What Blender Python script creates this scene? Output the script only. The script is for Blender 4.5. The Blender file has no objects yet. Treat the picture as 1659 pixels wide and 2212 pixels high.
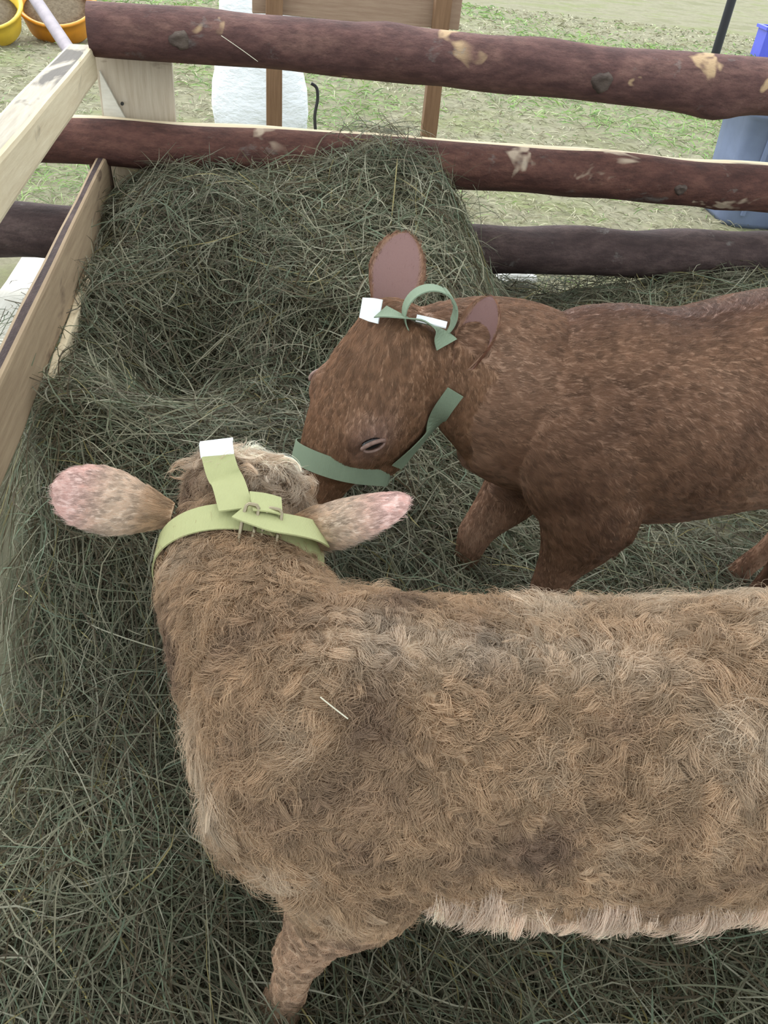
import bpy, bmesh, math, random
import numpy as np
from mathutils import Vector, Matrix
from mathutils.bvhtree import BVHTree
from mathutils.kdtree import KDTree

random.seed(7)
rng = np.random.default_rng(11)
scene = bpy.context.scene
col = scene.collection

# ------------------------------------------------------------------ camera
F = 1700.0; CX, CY = 829.5, 1106.0; CAM_H = 1.45          # photo taken as 1659 x 2212
_d = np.array([-240.0, 2150.0, F]); _d /= np.linalg.norm(_d)  # direction of the nadir in the camera
_up = -_d
_f = np.array([0, 0, 1.0]); _Y = _f - (_f @ _up) * _up; _Y /= np.linalg.norm(_Y)
_X = np.cross(_Y, _up)
CM = np.array([_X, _Y, _up]); CC = np.array([0, 0, CAM_H])
XI, YI, ZI = CM[:, 0], CM[:, 1], CM[:, 2]
def ray(px, py): return CM @ np.array([px - CX, py - CY, F])
def atz(px, py, z): r = ray(px, py); return CC + r * (z - CAM_H) / r[2]
def atd(px, py, D): return CC + ray(px, py) * D / F
def vec(p): return Vector((float(p[0]), float(p[1]), float(p[2])))
cd = bpy.data.cameras.new('camera'); cam = bpy.data.objects.new('camera', cd); col.objects.link(cam)
cd.sensor_fit = 'VERTICAL'; cd.sensor_height = 24.0; cd.lens = F / 2212 * 24.0
cd.clip_start = .02; cd.clip_end = 200
cam.matrix_world = Matrix([[XI[i], -YI[i], -ZI[i], CC[i]] for i in range(3)] + [[0, 0, 0, 1]])
scene.camera = cam

# ------------------------------------------------------------------ light
w = bpy.data.worlds.new('world'); scene.world = w; w.use_nodes = True
bg = w.node_tree.nodes['Background']; bg.inputs[0].default_value = (.86, .95, 1.0, 1); bg.inputs[1].default_value = 1.9
sd = bpy.data.lights.new('sun_offscreen', 'SUN'); sun = bpy.data.objects.new('sun_offscreen', sd); col.objects.link(sun)
sd.energy = 3.0; sd.angle = math.radians(70); sd.color = (1, .98, .95)
sun.rotation_euler = Vector((-.45, .55, .9)).to_track_quat('Z', 'Y').to_euler()
vs = scene.view_settings; vs.view_transform = 'Standard'; vs.look = 'None'; vs.gamma = 1; vs.use_curve_mapping = False
vs.exposure = 0.24

# ------------------------------------------------------------------ helpers
def tag(o, label=None, cat=None, group=None, kind=None):
    if label: o['label'] = label
    if cat: o['category'] = cat
    if group: o['group'] = group
    if kind: o['kind'] = kind
    return o
def empty(name, loc=(0, 0, 0)):
    o = bpy.data.objects.new(name, None); o.location = vec(loc); o.empty_display_size = .1; col.objects.link(o); return o
def link(name, me, parent=None, mat=None, smooth=True):
    o = bpy.data.objects.new(name, me); col.objects.link(o)
    if mat is not None:
        for m in (mat if isinstance(mat, (list, tuple)) else [mat]): me.materials.append(m)
    if smooth: me.polygons.foreach_set('use_smooth', [True] * len(me.polygons))
    if parent is not None:
        o.parent = parent; o.matrix_parent_inverse = Matrix.Translation(-parent.location)
    return o
def mesh(name, verts, faces, parent=None, mat=None, smooth=True, mi=None):
    me = bpy.data.meshes.new(name); me.from_pydata([tuple(map(float, v)) for v in verts], [], [tuple(f) for f in faces])
    if mi is not None: me.polygons.foreach_set('material_index', list(mi))
    me.update(); return link(name, me, parent, mat, smooth)
def nrm(v): v = np.asarray(v, float); return v / max(1e-9, np.linalg.norm(v))

# materials ---------------------------------------------------------
class NT:
    def __init__(s, name):
        s.m = bpy.data.materials.new(name); s.m.use_nodes = True; s.t = s.m.node_tree
        s.b = s.t.nodes['Principled BSDF']
        s.co = s.t.nodes.new('ShaderNodeTexCoord')
    def n(s, k, **kw):
        x = s.t.nodes.new('ShaderNode' + k)
        for a, v in kw.items(): setattr(x, a, v)
        return x
    def l(s, a, b): s.t.links.new(a, b)
    def noise(s, scale, detail=4, rough=.6, stretch=None, rot=None, dist=0, src='Object'):
        x = s.n('TexNoise'); x.inputs['Scale'].default_value = scale; x.inputs['Detail'].default_value = detail
        x.inputs['Roughness'].default_value = rough; x.inputs['Distortion'].default_value = dist
        v = s.co.outputs[src]
        if stretch or rot:
            mp = s.n('Mapping')
            if stretch: mp.inputs['Scale'].default_value = stretch
            if rot: mp.inputs['Rotation'].default_value = rot
            s.l(v, mp.inputs['Vector']); v = mp.outputs[0]
        s.l(v, x.inputs['Vector']); return x.outputs[0]
    def ramp(s, fac, stops):
        x = s.n('ValToRGB'); r = x.color_ramp
        while len(r.elements) > 1: r.elements.remove(r.elements[-1])
        for i, (p, c) in enumerate(stops):
            e = r.elements[0] if i == 0 else r.elements.new(p)
            e.position = p; e.color = (*c, 1) if len(c) == 3 else c
        s.l(fac, x.inputs[0]); return x.outputs[0]
    def mix(s, fac, a, b, mode='MIX'):
        x = s.n('MixRGB', blend_type=mode)
        for sock, v in ((x.inputs[0], fac), (x.inputs[1], a), (x.inputs[2], b)):
            if isinstance(v, bpy.types.NodeSocket): s.l(v, sock)
            elif isinstance(v, (int, float)): sock.default_value = v
            else: sock.default_value = (*v, 1)
        return x.outputs[0]
    def base(s, c, rough=.7, spec=.3):
        if isinstance(c, bpy.types.NodeSocket): s.l(c, s.b.inputs['Base Color'])
        else: s.b.inputs['Base Color'].default_value = (*c, 1)
        if isinstance(rough, bpy.types.NodeSocket): s.l(rough, s.b.inputs['Roughness'])
        else: s.b.inputs['Roughness'].default_value = rough
        s.b.inputs['Specular IOR Level'].default_value = spec; return s
    def bump(s, h, strength=.5, dist=.01):
        x = s.n('Bump'); x.inputs['Strength'].default_value = strength; x.inputs['Distance'].default_value = dist
        s.l(h, x.inputs['Height']); s.l(x.outputs[0], s.b.inputs['Normal']); return s
B, W = (0, 0, 0), (1, 1, 1)

def mat_bark(name, c1, c2, c3, pale, pale_at=.66, rough_bump=.8):
    k = NT(name)
    a = k.noise(9, 6, .7, stretch=(.45, 1, 1)); b = k.noise(38, 5, .75, stretch=(.35, 1, 1)); c = k.noise(5.5, 3, .6, stretch=(.8, 1, 1), dist=.6)
    d = k.noise(120, 3, .7)
    cc = k.ramp(a, [(.3, c1), (.5, c2), (.68, c3)])
    cc = k.mix(k.ramp(b, [(.35, (.75, .75, .75)), (.6, B)]), cc, tuple(x * .9 for x in c1))
    cc = k.mix(k.ramp(c, [(pale_at, B), (pale_at + .05, W)]), cc, pale)
    g = k.noise(7, 5, .7, dist=.3, stretch=(1, 1.7, 1.3))
    cc = k.mix(k.ramp(g, [(.62, B), (.72, (.5, .5, .5))]), cc, (.21, .205, .19))
    k.base(cc, .8, .25)
    h = k.mix(.35, b, d); k.bump(h, rough_bump, .008); return k.m
M_BARK = mat_bark('bark_red', (.06, .03, .029), (.13, .065, .058), (.2, .11, .09), (.42, .29, .17), .635)
M_BARK2 = mat_bark('bark_flaky', (.05, .022, .019), (.12, .053, .042), (.17, .08, .06), (.42, .33, .25), .65, 1.0)
M_BARK3 = mat_bark('bark_dark', (.035, .022, .022), (.075, .048, .046), (.12, .082, .076), (.22, .15, .1), .72, 1.0)
def mat_wood(name, a, b, dark, stain=.62, sc=3, along=(1, 14, 14)):
    k = NT(name)
    g = k.noise(sc * 2, 6, .65, stretch=along); s = k.noise(5, 4, .6, stretch=(.5, 1.6, 1.6), dist=.5)
    cc = k.ramp(g, [(.3, a), (.7, b)])
    cc = k.mix(k.ramp(s, [(stain, B), (stain + .08, (.8, .8, .8))]), cc, dark)
    k.base(cc, .75, .25); k.bump(g, .25, .004); return k.m
M_SAWN = mat_wood('sawn_pale', (.56, .45, .3), (.68, .58, .41), (.12, .1, .085), .63)
M_SAWN_TOP = mat_wood('sawn_weathered', (.36, .31, .25), (.5, .45, .37), (.05, .045, .045), .5)
M_TAN = mat_wood('sawn_tan', (.27, .19, .12), (.38, .28, .18), (.09, .055, .04), .62)
M_WHITEWOOD = mat_wood('white_plank', (.6, .57, .5), (.72, .7, .63), (.25, .2, .15), .7)
M_BOARD = mat_wood('board_pale', (.43, .36, .28), (.56, .49, .4), (.12, .085, .06), .64, along=(14, 14, 1))
M_POST = mat_wood('stall_wood', (.16, .09, .05), (.24, .14, .08), (.08, .045, .03), .65, along=(14, 14, 1))
M_POSTD = mat_wood('post_dark', (.07, .04, .03), (.12, .075, .05), (.03, .02, .02), .6, along=(14, 14, 1))
M_BARBOARD = mat_wood('stall_board', (.26, .17, .12), (.35, .25, .18), (.15, .1, .07), .65)

# ------------------------------------------------------------------ ground (setting)
k = NT('ground_soil')
g1 = k.noise(1.1, 5, .6, src='Object'); g2 = k.noise(9, 6, .7); g3 = k.noise(45, 5, .8)
cc = k.ramp(g1, [(.35, (.2, .2, .11)), (.5, (.29, .27, .19)), (.62, (.22, .24, .11))])
cc = k.mix(k.ramp(g2, [(.45, B), (.7, (.8, .8, .8))]), cc, (.17, .145, .105))
cc = k.mix(k.ramp(g3, [(.4, (.6, .6, .6)), (.6, B)]), cc, (.2, .19, .12))
k.base(cc, .95, .1); k.bump(g3, .6, .02); M_GROUND = k.m
gx = np.linspace(-16, 20, 60); gy = np.linspace(-4, 40, 70)
V = [(x, y, 0) for y in gy for x in gx]
Fc = [(j * 60 + i, j * 60 + i + 1, (j + 1) * 60 + i + 1, (j + 1) * 60 + i) for j in range(69) for i in range(59)]
tag(mesh('ground', V, Fc, None, M_GROUND), kind='structure')

# unseen white canvas roof, added to shade the pen (open on all sides)
k = NT('canvas'); k.base((.8, .8, .78), .8, .2); tr = k.n('BsdfTranslucent'); tr.inputs[0].default_value = (.8, .8, .78, 1); mx = k.n('MixShader'); mx.inputs[0].default_value = .4
k.l(k.b.outputs[0], mx.inputs[1]); k.l(tr.outputs[0], mx.inputs[2]); k.l(mx.outputs[0], k.t.nodes['Material Output'].inputs[0])
V = []; Fs = []
for i, x in enumerate(np.linspace(-2.6, 4.2, 13)):
    for j, y in enumerate(np.linspace(-3.2, 2.7, 13)): V.append((x, y + .2 * x, 2.55 + .9 * (1 - abs(j - 6) / 6) + .04 * math.sin(i * math.pi)))
Fs = [(i * 13 + j, (i + 1) * 13 + j, (i + 1) * 13 + j + 1, i * 13 + j + 1) for i in range(12) for j in range(12)]
tag(mesh('added_shade_roof', V, Fs, None, k.m), kind='structure')

# pen geometry -------------------------------------------------------
YAW = math.radians(12.0)
T = np.array([math.cos(YAW), math.sin(YAW), 0]); N = np.array([-T[1], T[0], 0])
P0 = atz(1000, 580, .22)
CORNER = np.array([-1.145, 3.0, 0])
def fpt(s, z, off=0): p = P0 + T * s + N * off; return np.array([p[0], p[1], z])
def lpt(s, z, off=0): p = CORNER - N * s + T * off; return np.array([p[0], p[1], z])
def fen(px, py, off=0):
    r = ray(px, py); p = CC + r * (((P0 - CC) @ N + off) / (r @ N)); return p

# hay height field ---------------------------------------------------
def sm(a, b, x): t = np.clip((x - a) / (b - a), 0, 1); return t * t * (3 - 2 * t)
_wv = [(rng.uniform(2, 9), rng.uniform(0, 6.28), rng.uniform(0, 6.28)) for _ in range(26)]
def wob(x, y, lo=0, hi=99):
    r = 0
    for f, a, p in _wv:
        if lo <= f <= hi: r = r + np.sin(f * (x * np.cos(a) + y * np.sin(a)) + p) / f
    return r
def hay_h(x, y):
    x = np.asarray(x, float); y = np.asarray(y, float)
    s = (x - P0[0]) * T[0] + (y - P0[1]) * T[1]                 # along the back fence
    q = -((x - P0[0]) * N[0] + (y - P0[1]) * N[1])              # distance in front of it
    q = np.maximum(q, 0)
    top = .53 * (1 - sm(-.25, .15, s)) * (1 - .35 * sm(-1.1, -1.6, s)) + .045 * np.exp(-((s + .42) / .22) ** 2)
    m = top * (1 - sm(.05, 1.75, q)) ** .9
    h = .035 + m + .17 * sm(-.6, .3, s) * (1 - sm(.1, 1.6, q))
    h = h + .20 * np.exp(-(((x + .30) / .42) ** 2 + ((y - 1.45) / .45) ** 2))
    h = h + .10 * np.exp(-(((x - .1) / .5) ** 2 + ((y - 1.7) / .5) ** 2))
    h = h - .16 * np.exp(-(((x + .62) / .16) ** 2 + ((y - 2.0) / .3) ** 2)) - .15 * np.exp(-(((x + .2) / .16) ** 2 + ((y - 2.05) / .25) ** 2))
    h = h + .16 * np.exp(-(((x + .75) / .25) ** 2 + ((y - 1.45) / .35) ** 2))
    dl = (x - CORNER[0]) * T[0] + (y - CORNER[1]) * T[1]; sl = -((x - CORNER[0]) * N[0] + (y - CORNER[1]) * N[1])
    h = h + .17 * np.exp(-(np.maximum(dl, 0) / .26) ** 2) * sm(.5, .9, sl) * (1 - sm(1.5, 2.1, sl))
    h = h + .05 * wob(x, y, 2, 9)
    h = h - .06 * np.exp(-(((x + .08) / .16) ** 2 + ((y - .47) / .14) ** 2))
    out = sm(0, .18, -((x - CORNER[0]) * T[0] + (y - CORNER[1]) * T[1]))
    h = h * (1 - .8 * out)
    return np.maximum(h, .012)

def ribbons(name, P, wid, side, rgb, mats, parent=None, extra=None):
    """P (n,k,3) centre lines, wid (n,), side (n,3) ribbon side vectors, rgb (n,3)"""
    n, kk, _ = P.shape
    prof = np.ones(kk); prof[-1] = .25; prof[0] = .7
    off = side[:, None, :] * (wid[:, None, None] * .5) * prof[None, :, None]
    V = np.stack([P - off, P + off], 2).reshape(-1, 3)
    base = (np.arange(n) * kk * 2)[:, None] + (np.arange(kk - 1) * 2)[None, :]
    Q = np.stack([base, base + 1, base + 3, base + 2], -1).reshape(-1, 4)
    nv = len(V); C = np.repeat(rgb, kk * 2, 0); mi = np.zeros(len(Q), np.int32)
    if extra:
        EV, EQ = extra; Q = np.concatenate([Q, EQ + nv]); V = np.concatenate([V, EV]); C = np.concatenate([C, np.full((len(EV), 3), .05)])
        mi = np.concatenate([mi, np.ones(len(EQ), np.int32)])
    me = bpy.data.meshes.new(name)
    me.vertices.add(len(V)); me.vertices.foreach_set('co', V.astype(np.float32).ravel())
    me.loops.add(len(Q) * 4); me.loops.foreach_set('vertex_index', Q.astype(np.int32).ravel())
    me.polygons.add(len(Q)); me.polygons.foreach_set('loop_start', (np.arange(len(Q)) * 4).astype(np.int32))
    at = me.attributes.new('tint', 'FLOAT_COLOR', 'POINT')
    at.data.foreach_set('color', np.concatenate([C, np.ones((len(C), 1))], 1).astype(np.float32).ravel())
    me.update(calc_edges=True); me.validate()
    o = link(name, me, parent, mats, True)
    me.polygons.foreach_set('material_index', mi); return o

def mat_tint(name, rough=.6, spec=.25, trans=.25):
    k = NT(name); a = k.n('Attribute', attribute_name='tint')
    k.base(a.outputs['Color'], rough, spec)
    tr = k.n('BsdfTranslucent'); k.l(a.outputs['Color'], tr.inputs[0]); mx = k.n('MixShader'); mx.inputs[0].default_value = trans
    k.l(k.b.outputs[0], mx.inputs[1]); k.l(tr.outputs[0], mx.inputs[2]); k.l(mx.outputs[0], k.t.nodes['Material Output'].inputs[0])
    return k.m
M_HAY = mat_tint('hay_stems'); M_GRASS = mat_tint('grass_blades')
k = NT('hay_matted'); a = k.noise(60, 5, .7, stretch=(1, 2.5, 1)); k.base(k.ramp(k.noise(9, 3, .6), [(.35, (.13, .12, .08)), (.65, (.18, .17, .115))]), .95, .1); k.bump(a, .8, .02); M_HAYBASE = k.m

def hay_colors(n):
    pal = np.array([(.28, .265, .19), (.21, .215, .15), (.37, .35, .26), (.185, .215, .145), (.13, .10, .065), (.47, .45, .36), (.33, .28, .13), (.22, .28, .20)])
    i = rng.choice(len(pal), n, p=[.2, .19, .12, .15, .22, .05, .03, .04])
    return pal[i] * rng.uniform(.7, 1.2, (n, 1)) * np.array([.71, .71, .67])

def lay(x, y, theta, L, z0, z1, bend, K=5, arch=None):
    """blades lying over the hay surface"""
    t = np.linspace(0, 1, K)
    th = theta[:, None] + bend[:, None] * (t[None, :] - .5)
    st = L[:, None] / (K - 1)
    dx = np.cos(th) * st; dy = np.sin(th) * st
    X = x[:, None] + np.concatenate([np.zeros((len(x), 1)), np.cumsum(dx[:, 1:], 1)], 1)
    Y = y[:, None] + np.concatenate([np.zeros((len(x), 1)), np.cumsum(dy[:, 1:], 1)], 1)
    h = hay_h(X, Y)
    # stiff stems do not follow every dip: blend with a straight line
    line = h[:, :1] + (h[:, -1:] - h[:, :1]) * t[None]
    Z = np.maximum(.5 * h + .5 * line, h - .02) + z0[:, None] * (1 - t) + z1[:, None] * t
    if arch is not None: Z = Z + arch[:, None] * 4 * t * (1 - t)
    return np.stack([X, Y, Z], -1)
def sides(P):
    tg = P[:, -1] - P[:, 0]; r = rng.normal(size=tg.shape) * .6 + np.array([0, 0, 1.0])
    s = np.cross(tg, r); return s / np.maximum(1e-9, np.linalg.norm(s, axis=1, keepdims=True))

def make_hay():
    Ps, Ws, Cs = [], [], []
    def batch(n, xr, yr, Lr, wr, zr, flow=None, spread=1.2, up=0, cond=None, tint=None):
        x = rng.uniform(*xr, n); y = rng.uniform(*yr, n)
        if cond is not None: kx = cond(x, y); x, y = x[kx], y[kx]
        n = len(x)
        th = (flow(x, y) if flow else 0) + rng.normal(0, spread, n) + np.where(rng.random(n) < .5, np.pi, 0)
        L = rng.uniform(*Lr, n) * rng.uniform(.6, 1.1, n)
        z0 = rng.uniform(*zr, n); z1 = rng.uniform(*zr, n) + up * rng.random(n) ** 3
        x = x - np.cos(th) * L / 2; y = y - np.sin(th) * L / 2
        P = lay(x, y, th, L, z0, z1, rng.normal(0, 1.1, n), arch=rng.uniform(-.005, .02, n))
        # keep blades inside the pen rails
        s = (P[..., 0] - P0[0]) * N[0] + (P[..., 1] - P0[1]) * N[1]
        ok = (s.max(1) < .14)
        q = (P[..., 0] - CORNER[0]) * T[0] + (P[..., 1] - CORNER[1]) * T[1]
        ok &= (q.min(1) > -.05) | (rng.random(n) < .06)
        c = hay_colors(n)
        if tint is not None: c = c * tint(x, y)[:, None]
        Ps.append(P[ok]); Ws.append(rng.uniform(*wr, n)[ok]); Cs.append(c[ok])
    fl = lambda x, y: 2.4 + .8 * wob(x * .6, y * .6, 2, 5) * 2
    tn = lambda x, y: np.clip(1 + .4 * wob(x * 1.3 + 5, y * 1.3, 3, 9), .85, 1.15)
    batch(42000, (-1.0, 1.3), (.1, 1.75), (.06, .22), (.0014, .0028), (-.03, .02), fl, 1.3, .05, None, tn)
    batch(17000, (-1.0, 1.3), (.1, 1.75), (.08, .28), (.0014, .0034), (-.01, .06), fl, 1.2, .06, None, tn)
    batch(2600, (-1.0, .3), (.25, 1.3), (.2, .45), (.0014, .0026), (.01, .06), lambda x, y: 2.3 + 0 * x, .5, .04, None, tn)
    batch(48000, (-1.5, .5), (1.5, 3.35), (.08, .26), (.002, .004), (-.03, .025), fl, 1.2, .06, None, tn)
    batch(20000, (-1.5, .5), (1.5, 3.35), (.1, .32), (.002, .0042), (-.01, .06), fl, 1.1, .1, None, tn)
    batch(14000, (.2, 2.3), (1.6, 3.6), (.1, .3), (.0025, .004), (-.012, .035), fl, 1.2, .06, None, tn)
    # loose hay hanging on the fence over the middle rail
    n = 1500; s = rng.normal(-.40, .14, n); z = rng.uniform(.45, .76, n) - .5 * np.abs(s + .42); off = -.1 - rng.uniform(0, .13, n)
    R = np.stack([P0[0] + T[0] * s + N[0] * off, P0[1] + T[1] * s + N[1] * off, z], 1)
    d = rng.normal(0, 1, (n, 3)) * np.array([1, .35, .8]); d /= np.linalg.norm(d, axis=1, keepdims=True); L = rng.uniform(.12, .32, n)
    t = np.linspace(-.5, .5, 5); P = R[:, None] + d[:, None] * L[:, None, None] * t[None, :, None]; P[..., 2] -= .05 * (t ** 2)[None] * 4
    sgn = (P[..., 0] - P0[0]) * N[0] + (P[..., 1] - P0[1]) * N[1]; ok = sgn.max(1) < -.07
    Ps.append(P[ok]); Ws.append(rng.uniform(.0016, .0032, n)[ok]); Cs.append(hay_colors(n)[ok])
    # stems standing up out of the heap
    n = 900; s = rng.uniform(-1.35, -.1, n); off = -rng.uniform(.1, .9, n)
    x = P0[0] + T[0] * s + N[0] * off; y = P0[1] + T[1] * s + N[1] * off
    R = np.stack([x, y, hay_h(x, y) - .03], 1); d = rng.normal(0, .6, (n, 3)); d[:, 2] = rng.uniform(.25, 1, n); d /= np.linalg.norm(d, axis=1, keepdims=True)
    L = rng.uniform(.08, .26, n); t = np.linspace(0, 1, 5); P = R[:, None] + d[:, None] * (L[:, None] * t[None])[..., None]; P[..., 2] -= (.07 * L)[:, None] * (t ** 2)[None] * 3
    sgn = (P[..., 0] - P0[0]) * N[0] + (P[..., 1] - P0[1]) * N[1]; q = (P[..., 0] - CORNER[0]) * T[0] + (P[..., 1] - CORNER[1]) * T[1]
    ok = (sgn.max(1) < -.1) & (q.min(1) > .02)
    Ps.append(P[ok]); Ws.append(rng.uniform(.0014, .0026, n)[ok]); Cs.append(hay_colors(n)[ok])
    P = np.concatenate(Ps); Wd = np.concatenate(Ws); Cc = np.concatenate(Cs)
    nx, ny = 130, 130; xs = np.linspace(-1.7, 2.4, nx); ys = np.linspace(-.3, 3.9, ny); XX, YY = np.meshgrid(xs, ys)
    sN = (XX - P0[0]) * N[0] + (YY - P0[1]) * N[1]
    ZZ = np.where(sN > .0, np.maximum(.004, hay_h(XX, YY) * (1 - sm(0, .12, sN)) - .01), hay_h(XX, YY) - .015)
    ZZ = np.where(sN > .14, -.03, ZZ)
    EV = np.stack([XX, YY, ZZ], -1).reshape(-1, 3)
    ii = (np.arange(ny - 1)[:, None] * nx + np.arange(nx - 1)[None]).ravel()
    EQ = np.stack([ii, ii + 1, ii + nx + 1, ii + nx], 1)
    o = ribbons('hay', P, Wd, sides(P), Cc, [M_HAY, M_HAYBASE], extra=(EV, EQ))
    tag(o, 'loose grey green hay bedding heaped in the corner of the log pen', 'hay', kind='stuff')
make_hay()

def make_grass():
    n = 60000
    u = rng.random(n); y = 3.5 + 13 * u ** 1.8; x = rng.uniform(-.62, .70, n) * (y + 1.5)
    ok = ((x - P0[0]) * N[0] + (y - P0[1]) * N[1]) > .16; x, y = x[ok], y[ok]; n = len(x)
    pt = np.clip(.5 + 1.1 * wob(x * .5, y * .5, 2, 6), 0, 1)
    th = rng.uniform(0, 6.283, n); lean = rng.uniform(.5, 1.6, n); L = rng.uniform(.05, .17, n) * (.7 + .5 * pt)
    d = np.stack([np.cos(th) * lean, np.sin(th) * lean, np.ones(n) * .7], 1); d /= np.linalg.norm(d, axis=1, keepdims=True)
    t = np.linspace(0, 1, 4); R = np.stack([x, y, np.zeros(n)], 1)
    P = R[:, None] + d[:, None] * (L[:, None] * t[None])[..., None]; P[..., 2] = np.maximum(P[..., 2] - .45 * L[:, None] * (t ** 2)[None], .004)
    straw = .85 * np.array([(.52, .49, .33), (.44, .42, .28), (.34, .30, .2), (.24, .23, .14)]); green = .85 * np.array([(.24, .40, .10), (.18, .30, .10), (.34, .45, .17), (.26, .34, .14)])
    isg = rng.random(n) < (.12 + .75 * sm(.55, .95, pt)); c = np.where(isg[:, None], green[rng.integers(0, 4, n)], straw[rng.integers(0, 4, n)]) * rng.uniform(.7, 1.25, (n, 1))
    o = ribbons('grass', P, .003 + .0011 * (y - 3), sides(P), c, [M_GRASS])
    tag(o, 'patchy straw coloured and green grass growing outside the pen', 'grass', kind='stuff')
make_grass()

# ------------------------------------------------------------------ fences
def log_mesh(name, A, Bp, r0, r1, mat, parent, flat=0.0, seed=0, bumps=(), n=72, m=28, wob_amp=.06, capmat=None):
    """bark covered log from A to B; flat>0 cuts the back side flat (a slab); bumps (t, angle, amp, width)"""
    A = np.array(A); Bp = np.array(Bp); ax = nrm(Bp - A); up = nrm(np.array([0, 0, 1.0]) - ax[2] * ax); fr = np.cross(ax, up)   # fr points to the front
    r_ = np.random.default_rng(seed); ph = r_.uniform(0, 6.28, (8, 2)); fq = r_.uniform(2, 14, 8)
    Ln = np.linalg.norm(Bp - A); V = []; Fs = []; mi = []
    for i in range(n):
        t = i / (n - 1); c = A + (Bp - A) * t + up * .012 * math.sin(3.1 * t + seed) + up * .006 * math.sin(9 * t + 2 * seed)
        for j in range(m):
            a = 2 * math.pi * j / m; rr = r0 + (r1 - r0) * t
            rr *= 1 + wob_amp * sum(math.sin(fq[k] * t * Ln + ph[k, 0] + (1 + k % 3) * a + ph[k, 1]) for k in range(8)) / 3
            for bt, ba, amp, bw in bumps:
                da = (a - ba + math.pi) % (2 * math.pi) - math.pi
                rr += amp * math.exp(-((t - bt) * Ln / bw) ** 2 - (da / .55) ** 2)
            f = math.cos(a); u = math.sin(a)
            if flat: f = max(f, -flat); u = min(u, .972)
            V.append(c + up * (u * rr) + fr * (f * rr))
    for i in range(n - 1):
        for j in range(m):
            jj = (j + 1) % m; Fs.append((i * m + j, (i + 1) * m + j, (i + 1) * m + jj, i * m + jj))
            am = 2 * math.pi * (j + .5) / m
            mi.append(1 if flat and (math.cos(am) < -flat + .02 or math.sin(am) > .97) else 0)
    Fs.append(tuple(range(m))); Fs.append(tuple(reversed(range((n - 1) * m, n * m)))); mi += [1, 1]
    return mesh(name, V, Fs, parent, [mat, capmat or M_SAWN_TOP], True, mi)
def box(name, A, Bp, wd, ht, mats, parent, up=(0, 0, 1), bev=.004, taper=1.0, topmat=0, endmat=0):
    """beam from A to B, wd across, ht along up; material 1 on its top when topmat"""
    A = np.array(A, float); Bp = np.array(Bp, float); ax = nrm(Bp - A); u = np.array(up, float); u = nrm(u - (u @ ax) * ax); s = np.cross(ax, u)
    bm = bmesh.new(); n = 10; rings = []
    for i in range(n + 1):
        t = i / n; k = 1 + (taper - 1) * t; c = A + (Bp - A) * t; jit = .0015
        ring = [bm.verts.new(vec(c + s * (a * wd / 2) + u * (b * ht * k / 2) + rng.normal(0, jit, 3))) for a, b in ((-1, -1), (1, -1), (1, 1), (-1, 1))]
        rings.append(ring)
    for i in range(n):
        for j in range(4):
            f = bm.faces.new((rings[i][j], rings[i][(j + 1) % 4], rings[i + 1][(j + 1) % 4], rings[i + 1][j]))
            if j == 2: f.material_index = topmat
    for rr in (list(reversed(rings[0])), rings[-1]):
        f = bm.faces.new(rr); f.material_index = endmat
    bmesh.ops.recalc_face_normals(bm, faces=bm.faces)
    long = [e for e in bm.edges if len(e.link_faces) == 2 and e.calc_face_angle(0) > .8]
    if bev: bmesh.ops.bevel(bm, geom=long, offset=bev, segments=2, affect='EDGES', profile=.6)
    me = bpy.data.meshes.new(name); bm.to_mesh(me); bm.free()
    return link(name, me, parent, mats, False)

def local_axes(o, ax):
    """turn the mesh into a frame whose x runs along ax so that the grain of the material follows the beam"""
    ax = nrm(ax); up = np.array([0, 0, 1.0]) if abs(ax[2]) < .8 else np.array([0, 1.0, 0]); y = nrm(np.cross(up, ax)); z = np.cross(ax, y)
    c = np.mean([v.co[:] for v in o.data.vertices], axis=0)
    Mx = Matrix([[ax[i], y[i], z[i], c[i]] for i in range(3)] + [[0, 0, 0, 1]])
    o.data.transform(Mx.inverted())
    o.matrix_basis = Mx if o.parent is None else Mx
    return o

back = empty('log_fence', fpt(0, 0)); tag(back, 'back fence of three bark covered log rails behind the hay heap', 'fence')
def rail(*a, **k): o = log_mesh(*a, **k); return local_axes(o, T)
r = rail('rail', fpt(-1.405, 1.003, -.02), fpt(2.3, .995, -.02), .079, .108, M_BARK, back, seed=3,
         bumps=((.30, 4.2, .012, .12), (.62, 5.2, .028, .1), (.60, 4.2, .018, .16), (.42, 1.5, .012, .15), (.1, 2, .01, .1), (.27, 1.6, .012, .08)), wob_amp=.045)
r2 = rail('rail', fpt(-2.7, .680, -.02), fpt(2.3, .592, -.02), .076, .098, M_BARK2, back, flat=.35, seed=5, bumps=((.62, 4.5, .012, .12), (.75, 5.0, .012, .08)), capmat=M_SAWN)
r3 = rail('rail', fpt(-2.7, .31, -.02), fpt(1.45, .335, -.02), .104, .097, M_BARK3, back, seed=9, wob_amp=.07)
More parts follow.
